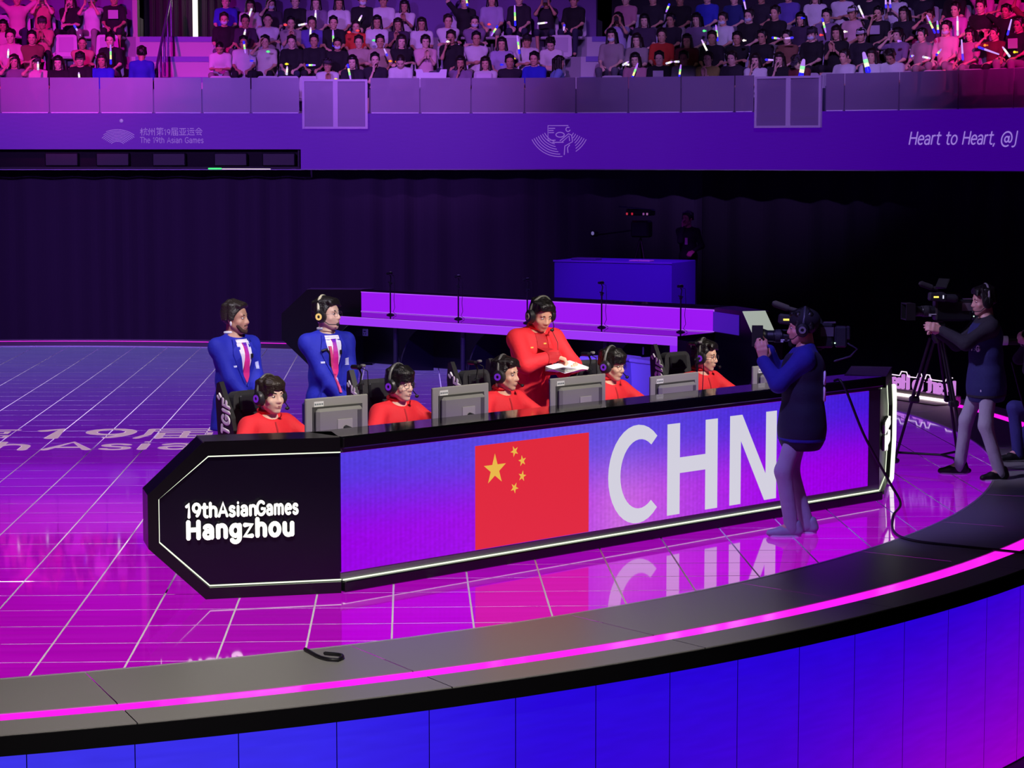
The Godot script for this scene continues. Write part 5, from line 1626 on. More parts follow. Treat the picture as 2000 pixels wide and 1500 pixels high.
func broadcast_camera(o: Node3D, shoulder: bool) -> void:
	var b := mt(0x1a1a20, 0.42)
	var g := mt(0x2a2a32, 0.4)
	part("camera_body", Mb.new().box(V(0, 0, -0.12), V(0.12, 0.19, 0.34), 0.015).box(V(0, -0.085, -0.1), V(0.09, 0.03, 0.26), 0.01), b, o)
	part("battery", Mb.new().box(V(0, -0.01, -0.345), V(0.11, 0.16, 0.09), 0.012).box(V(0, 0.02, -0.4), V(0.09, 0.1, 0.03), 0.008), g, o)
	part("connector_panel", Mb.new().box(V(0.062, 0.03, -0.24), V(0.006, 0.07, 0.1)).box(V(0.0, 0.098, -0.26), V(0.1, 0.006, 0.09)), mt(0x77727e, 0.3, 0.5), o)
	var fw := Transform3D(Basis(Vector3.RIGHT, PI / 2), V(0, -0.01, 0))
	var ln := part("lens_barrel", Mb.new().at(fw).lathe([Vector2(0.03, 0.0), Vector2(0.042, 0.05), Vector2(0.042, 0.09), Vector2(0.048, 0.1), Vector2(0.048, 0.16), Vector2(0.044, 0.165), Vector2(0.044, 0.21), Vector2(0.055, 0.24), Vector2(0.055, 0.27)], 20), b, o)
	part("focus_ring", Mb.new().at(fw).lathe([Vector2(0.046, 0.11), Vector2(0.0515, 0.112), Vector2(0.0515, 0.15), Vector2(0.046, 0.152)], 24), mt(0x2c2c32, 0.6), ln)
	part("lens_hood", ring_prism(Mb.new().at(Transform3D(Basis(), V(0, -0.01, 0))), [Vector2(-0.085, -0.075), Vector2(0.085, -0.075), Vector2(0.085, 0.075), Vector2(-0.085, 0.075)], [Vector2(-0.075, -0.066), Vector2(0.075, -0.066), Vector2(0.075, 0.066), Vector2(-0.075, 0.066)], 0.245, 0.33), mt(0x16161a, 0.5), ln)
	part("front_glass", Mb.new().at(fw).lathe([Vector2(0, 0.275), Vector2(0.03, 0.272), Vector2(0.052, 0.262)], 20), mt(0x1a1440, 0.05), ln)
	part("zoom_grip", Mb.new().box(V(-0.07, -0.01, 0.1), V(0.05, 0.09, 0.13), 0.02), g, o)
	part("carry_handle", Mb.new().tube([V(0, 0.09, -0.2), V(0, 0.145, -0.17), V(0, 0.15, 0.02), V(0, 0.1, 0.05)], 0.015, 8), b, o)
	var vf := part("viewfinder", Mb.new().at(Transform3D(Basis(Vector3.RIGHT, -0.1), V(0.09, 0.12, 0.02))).box(V(0, 0, 0.03), V(0.07, 0.075, 0.16), 0.012).tube([V(0, 0, -0.05), V(0, 0, -0.13)], [0.035, 0.042], 10), g, o)
	part("viewfinder_arm", Mb.new().tube([V(0, 0.12, 0.05), V(0.09, 0.12, 0.05)], 0.012, 8), b, vf)
	part("tally_light", Mb.new().box(V(0.127, 0.125, 0.07), V(0.006, 0.014, 0.045)), em(0xffe060, 1.6), vf)
	part("tally_light", Mb.new().box(V(0.127, 0.125, 0.005), V(0.006, 0.03, 0.01)), em(0xe8e8ff, 1.0), vf)
	part("microphone", Mb.new().tube([V(-0.05, 0.17, -0.05), V(-0.05, 0.2, 0.06)], 0.018, 8).tube([V(-0.05, 0.2, 0.06), V(-0.05, 0.235, 0.16)], 0.026, 8), mt(0x2a262e, 0.9), o)
	part("lens_scale", Mb.new().box(V(0.05, -0.035, 0.06), V(0.004, 0.008, 0.1)).box(V(0.05, -0.048, 0.1), V(0.006, 0.012, 0.02)), mt(0xc8c4d0, 0.4), ln)
	part("status_light", Mb.new().ell(V(0.062, -0.055, -0.3), V(0.005, 0.006, 0.006), 8, 6), em(0xd0ffe0, 1.4), o)
	if shoulder:
		part("shoulder_pad", Mb.new().box(V(0, -0.1, -0.12), V(0.08, 0.03, 0.18), 0.012), mt(0x1a181c, 0.8), o)
	part("camera_cable", Mb.new().tube([V(0.03, -0.06, -0.4), V(0.03, -0.1, -0.47), V(0.0, -0.16, -0.42), V(-0.02, -0.2, -0.3)], 0.007, 6), mt(0x35304a, 0.5), o)


func vest(root: Node, J: Dictionary, g: float, hem: float, m: Material, s: float) -> Field:
	var b := bounds(J, ["hip", "neck", "sl", "sr"], 0.3)
	var f := Field.new(b[0] - V(0, 0.12, 0), b[1], 0.014, 68.0)
	var u: Vector3 = J.bs.y
	f.ell(J.hip - u * 0.12, V(0.18 * s + g, 0.22, 0.14 * s + g), 1.0, J.bs)
	f.ell(J.hip, V(0.17 * s + g, 0.16 + g, 0.125 * s + g), 1.0, J.bs).ell(J.hip + u * 0.17, V(0.15 * s + g, 0.18, 0.115 * s + g), 1.0, J.bs)
	f.ell(J.hip + u * 0.34 + J.bs.z * 0.005, V(0.15 * s + g, 0.17, 0.12 * s + g), 1.0, J.bs)
	f.cap(J.neck - u * 0.1 - J.bs.x * 0.09, J.neck - u * 0.1 + J.bs.x * 0.09, 0.05 + g, 0.05 + g)
	f.clip(Plane(-u, J.hip - u * hem)).clip(Plane((u + J.bs.z * 0.4).normalized(), J.neck - u * 0.01))
	var mb := Mb.new()
	f.net(mb)
	part("vest", mb, m, root)
	return f


func crew() -> void:
	# cameraman with the shoulder camera
	var pos := V(2.98, 0, -17.3)
	var turn := deg_to_rad(-99.0)
	var p := person("cameraman in dark blue sweater with a camera on his shoulder before the desk", pos, turn)
	var hb := Basis(Vector3.RIGHT, 0.02) * Basis(Vector3.UP, -0.05)
	var J := skeleton({"hip": V(0, 0.93, 0), "up": V(0, 1, -0.02), "wl": V(0.02, 0.4, 0.3), "wr": V(-0.1, 0.47, 0.26), "al": V(0.09, 0.08, 0.07), "ar": V(-0.09, 0.08, -0.05), "fl": V(0.1, 0, 1), "fr": V(-0.1, 0, 1), "hb": hb, "pl": V(0.5, -1, 0.2), "pr": V(-0.5, -1, 0.1), "sh": 0.165})
	var r := figure(p, J, {"top": mt(0x201e88, 0.85, 0.0, "cloth"), "topname": "sweater", "grow": 0.03, "hem": 0.2, "girth": 1.02, "bottom": mt(0x9a94a4, 0.85, 0.0, "cloth"), "shoes": mt(0x9a98a8, 0.5), "soles": mt(0xd8d8e0), "hair": "short", "haircol": 0x0b0a0c, "skin": 0xd09484, "curl_l": 0.3, "curl_r": 0.8, "dl": V(0.0, 1, 0.12), "bl": V(0.9, 0, -0.2), "dr": V(0.1, 0.4, 1), "br": V(-0.6, -0.8, 0)})
	face(p, r.hx, false, 0x100c0c)
	var y: float = J.hip.y
	var vz := vest(p, J, 0.045, 0.27, mt(0x100e2c, 0.85, 0.0, "cloth"), 1.02)
	var lt := Mb.new()
	var bz: float = vz.front(0.06, y + 0.2, -1) - 0.008
	letters(lt, "E", Transform3D(Basis(Vector3.UP, PI), V(0.1, y + 0.24, bz)), 0.12, 0.13, 0.01)
	letters(lt, "LF", Transform3D(Basis(Vector3.UP, PI), V(0.14, y + 0.12, bz)), 0.12, 0.13, 0.01)
	part("vest_lettering", lt, mt(0xe8d8f4, 0.6), p)
	var bp := Mb.new()
	bp.at(r.hx).ell(V(0, 0.06, -0.02), V(0.094, 0.085, 0.112), 20, 12)
	part("dark_cap", bp, mt(0x0c0a16, 0.85), p)
	headset("black headset worn over a dark cap by the cameraman before the desk", pos, turn, r.hx, 0x121216, mt(0x77757e, 0.4), 0x3a3a48, true, 1.1, 1.0)
	var cam := thing("broadcast_camera", "black broadcast camera on the shoulder of the cameraman before the desk", "video camera", pos + Basis(Vector3.UP, turn) * V(-0.155, 1.52, 0.06), turn)
	broadcast_camera(cam, true)
	# cameraman at the tripod
	pos = V(5.12, 0, -20.35)
	turn = deg_to_rad(-86.0)
	p = person("cameraman in navy vest and pale trousers behind the tripod camera", pos, turn)
	hb = Basis(Vector3.UP, 0.06) * Basis(Vector3.RIGHT, 0.04)
	J = skeleton({"hip": V(0, 0.93, -0.04), "up": V(0, 1, 0.03), "wl": V(0.02, 0.4, 0.42), "wr": V(-0.12, 0.36, 0.4), "al": V(0.2, 0.08, -0.12), "ar": V(-0.22, 0.08, 0.12), "fl": V(0.15, 0, 1), "fr": V(-0.3, 0, 1), "hb": hb, "pl": V(0.6, -1, 0.0), "pr": V(-0.6, -1, 0.0)})
	r = figure(p, J, {"top": mt(0x1c1828, 0.85, 0.0, "cloth"), "topname": "sweater", "grow": 0.022, "hem": 0.2, "bottom": mt(0x9c96a8, 0.85, 0.0, "cloth"), "shoes": mt(0x100e14, 0.5), "soles": mt(0xc8c4d4), "hair": "side", "haircol": 0x120e12, "skin": 0xc89690, "kind": 0, "curl_l": 0.3, "curl_r": 0.5, "dl": V(0.0, 0.35, 1), "bl": V(0.9, 0.4, -0.2)})
	face(p, r.hx, false, 0x120c0c)
	y = J.hip.y
	vz = vest(p, J, 0.036, 0.24, mt(0x1c1c58, 0.85, 0.0, "cloth"), 1.0)
	lt = Mb.new()
	letters(lt, "TSG", Transform3D(Basis(Vector3.UP, 0.35), V(0.02, y + 0.22, vz.front(0.06, y + 0.24) + 0.006)), 0.07, 0.13, 0.01)
	part("chest_lettering", lt, mt(0xe8e4f4, 0.6), p)
	part("trouser_mark", Mb.new().box(V(0.17, 0.8, 0.05), V(0.01, 0.02, 0.035), 0.003), mt(0xd8d4e4, 0.6), p)
	headset("dark headset with a silver band and a boom worn by the cameraman at the tripod", pos, turn, r.hx, 0x141216, null, 0x8a8494, true, 1.0, 1.0)
	var tx := Transform3D(Basis(Vector3.UP, turn), V(4.86, 1.5, -20.62))
	cam = thing("broadcast_camera", "black broadcast camera on the tripod at the right edge of the stage", "video camera", V(4.76, 1.5, -20.5), turn)
	broadcast_camera(cam, false)
	part("remote_monitor", Mb.new().at(Transform3D(Basis.from_euler(V(-0.5, 0.5, 0)), V(0.03, 0.24, -0.02))).box(Vector3(), V(0.14, 0.1, 0.03), 0.008), mt(0x121216, 0.4), cam)
	var tp := thing("tripod", "black tall camera tripod with a spreader standing on the stage floor", "tripod", V(4.8, 0, -20.85))
	var blk := mt(0x0e0d12, 0.45)
	part("fluid_head", Mb.new().at(Transform3D(Basis(), V(-0.04, 0, 0.32))).box(V(0, 1.36, 0), V(0.12, 0.06, 0.14), 0.015).tube([V(0, 1.24, 0), V(0, 1.34, 0)], 0.06, 12), blk, tp)
	part("pan_bar", Mb.new().tube([V(0.0, 1.36, 0.36), V(0.3, 1.2, 0.3), V(0.42, 1.12, 0.3)], 0.012, 8), blk, tp)
	for f in [V(-0.25, 0.0, -0.45), V(0.26, 0.0, 0.25), V(0.36, 0.0, -0.5)]:
		var t0: Vector3 = V(-0.04, 1.24, 0.32) + V(f.x, 0, f.z - 0.2) * 0.12
		var mid: Vector3 = t0.lerp(f, 0.48)
		var side: Vector3 = (f - t0).cross(Vector3.UP).normalized() * 0.026
		var lg := part("tripod_leg", Mb.new().tube([t0 + side, mid + side], 0.014, 8).tube([t0 - side, mid - side], 0.014, 8), blk, tp)
		part("lower_leg", Mb.new().tube([mid + V(0, 0.06, 0), f + V(0, 0.04, 0)], 0.014, 8), blk, lg)
		part("leg_clamp", Mb.new().at(Transform3D(Basis(), mid)).box(Vector3(), V(0.09, 0.06, 0.06), 0.012), mt(0x1c1a20, 0.4), lg)
		part("rubber_foot", Mb.new().ell(f + V(0, 0.028, 0), V(0.045, 0.028, 0.045), 12, 8), mt(0x2a2830, 0.6), lg)
		part("spreader_arm", Mb.new().tube([V(0.12, 0.12, -0.15), f.lerp(V(0.12, 0.12, -0.15), 0.06) + V(0, 0.1, 0)], 0.012, 6), blk, tp)
	# photographer just outside the frame
	pos = V(6.02, 0, -21.6)
	turn = deg_to_rad(-92.0)
	p = person("photographer at the right border aiming a white lens, mostly cut off", pos, turn)
	J = skeleton({"hip": V(0, 0.5, -0.12), "up": V(0, 1, 0.06), "wl": V(0.06, 0.59, 0.28), "wr": V(-0.1, 0.62, 0.24), "al": V(0.14, 0.08, 0.25), "ar": V(-0.14, 0.1, -0.25), "kr": V(-0.1, -1, 0.6), "hb": Basis()})
	r = figure(p, J, {"top": mt(0x17151f, 0.85, 0.0, "cloth"), "bottom": mt(0x33307a, 0.85, 0.0, "cloth"), "shoes": mt(0x151518, 0.5), "haircol": 0x120e12, "skin": 0xd09aa0, "curl_l": 0.6, "curl_r": 0.8, "dl": V(-0.1, 0.5, 0.7), "bl": V(0.5, -0.7, 0), "dr": V(0.2, 0.2, 1), "br": V(-0.7, -0.4, 0)})
	face(p, r.hx)
	var pc := thing("photo_camera", "still camera with a white telephoto lens at the right border of the picture", "camera", pos + Basis(Vector3.UP, turn) * V(-0.01, 1.13, 0.24), turn)
	part("camera_body", Mb.new().box(V(0, 0, -0.06), V(0.15, 0.11, 0.08), 0.02).box(V(0, 0.07, -0.06), V(0.06, 0.04, 0.07), 0.015), blk, pc)
	var fw := Transform3D(Basis(Vector3.RIGHT, PI / 2), Vector3())
	for q in [[-0.02, 0.1, 0.04, 0x0e0e10], [0.1, 0.17, 0.045, 0xd8d0dc], [0.17, 0.235, 0.046, 0x101014], [0.235, 0.3, 0.05, 0xd8d0dc], [0.3, 0.32, 0.051, 0x18181c]]:
		part("lens_section", Mb.new().at(fw).lathe([Vector2(0.0, q[0]), Vector2(q[2] - 0.002, q[0]), Vector2(q[2], q[0] + 0.004), Vector2(q[2], q[1] - 0.004), Vector2(q[2] - 0.006, q[1]), Vector2(q[2] - 0.012, q[1] - 0.01)], 22), mt(q[3], 0.4), pc)
	part("front_glass", Mb.new().at(fw).lathe([Vector2(0, 0.305), Vector2(0.042, 0.3)], 20), mt(0x202848, 0.05), pc)


func small_things() -> void:
	# neon sign on the rim, seen from behind
	var a := V(6.32, 0, -26.28)
	var b := V(5.78, 0, -27.36)
	var ang := atan2(-(b - a).z, (b - a).x)
	var sg := thing("neon_sign", "violet neon slogan sign in mirror writing on the rim behind the tripod", "neon sign", a + V(0, 0.008, 0), ang)
	var wide := (b - a).length()
	var sm := Mb.new()
	letters(sm, "Heart to Heart", Transform3D(Basis(), V(0.03, 0.1, 0.0)), 0.235, 0.042, 0.03, 0.0, 0.045, wide / 1.36)
	part("sign_lettering", sm, em(0xd88ae8, 0.85), sg)
	var hl := Mb.new()
	var pts := []
	var hs := {"H": 0.72, "t": 0.72}
	var x := 0.03
	for ch in "Heart to Heart":
		var w: float = (glyph(ch)[0] + 0.045) * 0.235 * wide / 1.36
		var h: float = hs.get(ch, 0.5) * 0.235 + 0.135
		pts.append(V(x + w * 0.15, h, -0.02))
		pts.append(V(x + w * 0.85, h, -0.02))
		x += w
	hl.tube(pts, 0.007, 6)
	part("outline_tube", hl, em(0xffe8ff, 1.1), sg)
	part("sign_base", Mb.new().box(V(wide / 2, 0.045, 0), V(wide + 0.04, 0.09, 0.09), 0.01), mt(0xb8b4a8, 0.5), sg)
	part("base_light", Mb.new().box(V(wide / 2, 0.03, -0.05), V(wide, 0.035, 0.012)), em(0xffe8f4, 1.5), sg)
	part("base_plate", Mb.new().box(V(wide / 2, 0.006, -0.18), V(wide, 0.01, 0.26), 0.003), mt(0xd8d4c4, 0.5), sg)
	part("end_switch", Mb.new().box(V(-0.05, 0.06, -0.02), V(0.05, 0.09, 0.06), 0.01), mt(0xe8e8e8, 0.4), sg)
	# cables
	var blk := mt(0x0b0a10, 0.5)
	var cab := func(label: String, p: Array) -> void:
		var c := Curve3D.new()
		c.bake_interval = 0.06
		for i in p.size():
			var d: Vector3 = (p[mini(i + 1, p.size() - 1)] - p[maxi(i - 1, 0)]) / 6.0
			c.add_point(p[i], -d, d)
		solo("cable", Mb.new().tube(Array(c.get_baked_points()), 0.011, 6), blk, label, "cable")
	cab.call("black cable from the shoulder camera down the desk front and across the stage rim", [V(3.46, 1.055, -18.58), V(3.52, 1.03, -18.5), V(3.72, 0.6, -18.62), V(3.98, 0.18, -18.82), V(4.06, 0.014, -18.76), V(3.86, 0.014, -18.1), V(3.7, 0.014, -17.3), V(3.76, 0.02, -16.88), V(4.03, 0.022, -16.62), V(4.32, 0.022, -16.4), V(4.6, 0.02, -16.2)])
	cab.call("black cable hanging behind the tripod cameraman and curling on the right rim", [V(5.5, 1.0, -20.75), V(5.62, 0.5, -20.6), V(5.82, 0.12, -20.5), V(5.78, 0.022, -20.3), V(5.95, 0.022, -20.1), V(6.3, 0.022, -20.0)])
	cab.call("short dark cable loop lying on the front rim below the desk", [V(-0.62, 0.02, -13.28), V(-0.52, 0.02, -13.05), V(-0.42, 0.02, -12.98), V(-0.4, 0.02, -13.1), V(-0.5, 0.02, -13.16)])
	# covered camera table with its operator behind the stage
	var t := thing("camera_table", "table under a violet blue cloth on a riser behind the second desk", "table", V(3.5, 0, -39.65), deg_to_rad(-28.0))
	part("table_cloth", Mb.new().box(V(0, -0.17, -0.55), V(2.2, 2.44, 1.15), 0.01), mt(0x5230c4, 0.8), t)
	part("cloth_edge", Mb.new().box(V(0, 1.04, 0.03), V(2.22, 0.03, 0.012)), mt(0x6a44d4, 0.8), t)
	var tx := Transform3D(Basis(Vector3.UP, deg_to_rad(-28.0)), V(3.5, 0, -39.65))
	for q in [["laptop", "closed grey laptop on the violet covered table", V(-0.6, 1.085, -0.25), V(0.46, 0.04, 0.3), 0x4a4680], ["notepad", "pale notepad on the violet covered table, the left one of two", V(0.38, 1.08, -0.12), V(0.17, 0.03, 0.22), 0xc0a8c8], ["notepad", "pale notepad on the violet covered table, the right one beside the operator", V(0.58, 1.08, -0.12), V(0.2, 0.03, 0.22), 0xc0a8c8]]:
		var o := solo(q[0], Mb.new().box(Vector3(), q[3], 0.008), mt(q[4], 0.6), q[1], q[0], "", "", tx * q[2], deg_to_rad(-28.0))
		o.position.y = 1.05 + q[3].y / 2
	var ri := thing("riser", "dark riser platform behind the covered table", "riser", V(3.9, 0, -41.75), deg_to_rad(-28.0))
	part("riser_deck", Mb.new().box(V(-0.1, -0.635, -0.15), V(3.0, 1.53, 1.3), 0.01), mt(0x0c0a10, 0.8), ri)
	var pos := tx * V(0.72, 0.135, -1.75)
	var p := person("camera operator in black with a hand at his mouth, dim behind the covered table", pos, -0.5)
	var J := skeleton({"hip": V(0, 0.95, 0), "up": V(0, 1, 0.05), "wl": V(0.2, 0.1, 0.25), "wr": V(-0.02, 0.52, 0.22), "al": V(0.12, 0.08, 0), "ar": V(-0.12, 0.08, 0), "hb": Basis(Vector3.UP, -0.3)})
	var r := figure(p, J, {"cell": 0.02, "top": mt(0x100c16, 0.85), "bottom": mt(0x100e14, 0.85), "shoes": mt(0x101014), "haircol": 0x0c0a0c, "skin": 0xb86a78, "dr": V(0.1, 1, 0.1)})
	face(p, r.hx, false, 0x100c0c, false)
	part("lanyard_card", Mb.new().box(V(0.02, 1.22, 0.155), V(0.05, 0.12, 0.008)), mt(0xb88aa8, 0.5), p)
	var rg := thing("camera_rig", "black remote camera rig with red buttons standing behind the covered table", "camera rig", tx * V(-0.2, 0.135, -1.75), deg_to_rad(-28.0))
	for q in [V(-0.3, 0, 0.15), V(0.3, 0, 0.15), V(0.0, 0, -0.3)]:
		part("rig_leg", Mb.new().tube([V(0, 1.25, 0), q], 0.02, 6), blk, rg)
	part("rig_head", Mb.new().box(V(0.02, 1.42, 0), V(0.34, 0.3, 0.24), 0.03).box(V(0.0, 1.72, 0), V(0.5, 0.12, 0.2), 0.02), mt(0x120e18, 0.4), rg)
	part("rig_bar", Mb.new().tube([V(-0.38, 1.82, 0.08), V(0.3, 1.76, 0.08)], 0.012, 6), mt(0x4a3468, 0.4), rg)
	for q in [[-0.22, 0xff4060], [-0.12, 0xff3050], [0.1, 0xb060c0], [0.17, 0xd080d0]]:
		part("button_light", Mb.new().box(V(q[0], 1.69, 0.11), V(0.03, 0.04, 0.01)), em(q[1], 0.45), rg)
	part("side_viewfinder", Mb.new().box(V(-0.9, 1.32, 0.0), V(0.1, 0.1, 0.16), 0.02).tube([V(-0.85, 1.3, 0), V(-0.1, 1.4, 0)], 0.015, 6), blk, rg)
	part("side_lens", Mb.new().ell(V(-0.9, 1.33, 0.085), V(0.03, 0.035, 0.01), 10, 6), em(0x9080d0, 0.5), rg)
# ---- the stands: each entry is row, metres along the stands, size, garment, hair, pose, extras
const PEOPLE := [
	"1 -8.01 0.99 grey long lap; 1 -7.59 0.98 grey long face; 1 -7.17 0.96 pink cap face; 1 -6.75 0.96 black long lap; 1 -6.33 1.02 black cap lap; 1 -5.91 1.00 blue long lap; 1 -1.57 0.93 white cap clap; 1 -1.09 0.98 dark long lap",
	"1 -0.65 1.02 dark short chin; 1 -0.15 1.03 white buzz down; 1 0.89 0.97 mauve long chin; 1 1.32 0.96 white long lap; 1 1.74 0.99 dark short fold; 1 2.16 1.03 blue short lap; 1 3.91 1.00 rose long lap; 1 4.33 1.02 print short lap",
	"1 4.76 1.02 grey short lap; 1 5.18 1.00 olive short clap; 1 5.60 1.00 dark short lap; 1 6.02 0.96 white long chin; 1 6.44 0.97 black long chin; 1 6.86 0.96 maroon cap down; 1 7.59 0.99 white short lap; 1 8.09 0.99 white long lap",
	"1 8.51 1.01 white short down; 2 -7.79 1.05 pink short lap; 2 -7.37 1.03 brown short fold; 2 -6.39 0.94 salmon buzz fold; 2 -5.85 0.99 black short lap; 2 -3.69 0.90 white buzz down; 2 -3.24 0.96 white short lap; 2 -2.82 0.97 cream short face",
	"2 -2.30 0.97 black short lap; 2 -1.86 0.99 polo short lap; 2 -1.40 0.93 black short lap mask; 2 -0.98 0.97 tan short fold; 2 -0.56 0.98 tan short lap; 2 -0.14 0.98 black long fold; 2 0.28 0.98 pink pony clap; 2 0.70 1.05 polo short drink",
	"2 1.12 1.03 white short fold; 2 1.54 0.94 lilac long lap; 2 1.96 0.99 white cap fold; 2 2.38 0.97 white short down; 2 3.36 1.06 floral long lap mask; 2 3.78 0.98 floral long lap; 2 4.20 1.05 red short lap; 2 4.62 0.96 maroon long lap",
	"2 5.04 1.00 dark short lap; 2 5.46 0.98 black short fold; 2 5.88 1.00 black short lap glasses; 2 6.30 0.98 brown short lap; 2 6.72 1.02 black cap lap mask; 2 7.14 1.03 black long clap; 2 7.56 0.98 dark cap lap; 2 8.18 0.97 mauve pony face",
	"2 8.60 0.95 floral short lap; 2 9.02 1.04 pink short lap mask; 2 9.44 0.93 rose long lap; 2 9.86 0.93 maroon short face; 2 10.28 1.05 print short lap glasses; 3 -8.06 0.89 pink long lap; 3 -7.29 0.94 salmon cap clap; 3 -3.68 1.01 black short lap mask",
	"3 -3.26 0.98 plum short lap; 3 -2.81 1.00 white buzz fold; 3 -2.35 0.95 floral short clap; 3 -1.93 0.95 violet short lap; 3 -1.50 0.96 black short lap; 3 -1.05 0.89 red short lap; 3 -0.63 0.97 white long lap; 3 -0.21 0.93 plum long clap",
	"3 0.21 0.94 white long lap; 3 0.63 0.99 white short fold; 3 1.05 0.97 mauve short fold mask; 3 3.34 1.00 lilac long phone; 3 3.76 0.97 plum long lap; 3 4.18 0.97 dark short lap; 3 4.60 0.97 mauve long lap; 3 5.02 0.97 white short lap mask",
	"3 5.44 1.01 black short lap mask; 3 5.86 1.05 black short lap; 3 6.28 0.94 plum long lap; 3 6.70 0.98 mauve short lap; 3 7.12 1.01 pink cap lap; 3 7.54 0.99 print short drink; 3 7.96 0.97 dark long lap; 3 8.38 0.91 plum short face",
	"3 8.80 1.00 magenta short lap; 3 9.22 1.03 black short fold; 3 9.64 0.94 black short behind; 3 10.06 1.00 maroon long up; 4 -7.91 1.02 pink short behind; 4 -7.40 1.01 salmon short phone; 4 -6.85 0.99 black long chin; 4 -6.41 0.99 white short phone",
	"4 -5.96 1.03 print short lap; 4 -3.71 0.99 royal short lap; 4 -3.21 0.91 white long lap; 4 -2.79 0.94 plum long face mask; 4 -2.30 0.99 black short lap; 4 -1.88 0.96 mauve long lap; 4 -1.41 0.96 white long lap; 4 -0.93 1.02 black short lap mask",
	"4 -0.51 1.01 white short lap; 4 -0.08 0.91 white long clap; 4 0.86 0.99 black short up; 4 1.28 1.03 lilac long lap; 4 1.70 1.04 dark short lap; 4 2.12 0.99 dark short phone; 4 2.54 1.00 black short lap; 4 3.34 1.02 rose short lap",
	"4 3.76 1.02 dark short lap; 4 4.18 1.00 black short lap; 4 4.60 1.02 royal short lap; 4 5.02 0.99 navy short lap; 4 5.44 1.00 dark short lap; 4 5.86 1.01 violet short lap; 4 6.28 0.97 white long lap; 4 6.70 1.00 white short fold",
	"4 7.12 0.98 dark short fold; 4 7.54 0.95 white long clap; 4 7.96 0.96 dark short fold; 4 8.46 0.95 black short lap; 4 8.90 0.95 magenta long up; 4 9.32 0.94 rose long lap",
]
const STICKS := [
	"2 -7.77 4.76 -7.76 4.92 w; 1 -7.07 4.50 -7.07 4.64 w; 1 -6.29 4.32 -6.30 4.44 w; 2 -5.79 4.64 -5.79 5.01 t; 4 -6.71 5.46 -6.59 5.26 v; 4 -3.16 5.80 -3.23 5.60 w; 3 -3.27 5.17 -3.23 5.35 w; 2 -3.21 5.07 -3.18 4.85 t",
	"4 -1.88 5.52 -1.87 5.78 w; 3 -1.95 5.22 -1.94 5.39 w; 3 -1.49 5.03 -1.50 5.34 t; 4 -1.04 5.50 -0.94 5.68 w; 4 -2.21 5.48 -2.05 5.51 w; 2 -2.38 4.44 -2.37 4.59 w; 2 -1.99 4.62 -1.82 4.62 t; 1 -1.17 4.60 -1.11 4.29 t",
	"2 -0.42 4.81 -0.48 4.94 v; 4 0.92 5.88 0.90 6.07 t; 4 1.67 5.48 1.66 5.88 t; 3 1.44 5.42 1.34 5.23 t; 4 2.03 5.51 2.17 5.53 w; 4 2.44 5.48 2.43 5.37 v; 2 1.87 4.85 1.83 5.19 t; 1 0.28 4.35 0.54 4.38 t",
	"4 4.09 5.86 4.04 5.71 t; 1 3.94 4.30 4.05 4.61 t; 2 4.37 4.63 4.47 4.66 w; 2 4.58 4.66 4.50 4.66 w; 2 5.09 4.80 4.97 5.07 w; 1 4.79 4.33 4.82 4.57 t; 3 5.04 5.09 5.01 5.39 t; 4 5.75 5.77 5.69 5.61 t",
	"3 6.77 5.45 6.83 5.19 t; 2 6.19 5.08 6.31 5.06 t; 2 6.54 5.07 6.41 5.06 v; 2 6.08 4.67 6.23 4.66 v; 1 6.99 4.31 7.04 4.62 f; 3 7.37 5.67 7.46 5.45 w; 1 8.23 4.38 8.14 4.72 f; 2 9.03 5.08 8.88 5.40 t",
	"2 9.09 5.08 9.07 5.29 t; 3 9.04 5.07 9.03 5.41 w; 2 9.54 4.58 9.51 4.94 v; 2 9.82 4.79 10.19 4.65 v; 2 10.38 4.61 10.25 4.78 w; 2 9.07 4.68 9.15 4.78 t; 3 9.89 5.04 9.95 5.31 v; 2 3.63 4.61 3.72 4.67 w",
	"2 3.68 4.62 3.81 4.60 w; 2 8.62 4.67 8.66 4.68 t; 2 8.83 4.65 8.96 4.62 w; 4 5.26 5.94 5.30 5.73 v; 4 7.53 5.68 7.52 5.88 v; 4 7.60 5.68 7.59 5.88 v",
]
const BANDS := [
	"2 -2.38 4.64 yellow; 2 -3.06 4.70 blue; 2 -2.74 4.88 green; 3 -2.44 5.44 red; 3 -1.18 5.30 red; 3 -1.01 5.33 red; 1 -1.40 4.32 yellow; 3 -0.69 5.14 green; 2 -0.36 4.70 orange; 2 -0.23 4.69 orange",
	"2 1.77 4.75 yellow; 3 4.82 5.28 green; 2 5.70 5.04 white; 3 6.75 5.15 red; 3 7.15 5.20 white; 2 9.94 4.82 orange; 4 1.26 5.50 red; 2 10.48 4.68 yellow; 2 0.66 5.08 white; 4 1.02 5.56 white",
	"3 6.44 5.48 blue; 2 1.57 4.63 blue; 2 8.40 4.95 violet",
]
const EMPTY := [
	"3 -6.86; 1 -3.66; 1 -2.74; 1 -2.35; 1 -1.92; 1 3.47; 1 7.26; 1 9.06; 1 9.78; 1 10.24; 1 10.68; 4 0.75",
	"3 2.40; 3 1.59; 4 -8.24; 4 3.56; 4 3.93; 4 4.67; 4 6.29; 3 -6.04; 1 -0.30; 1 0.10",
]
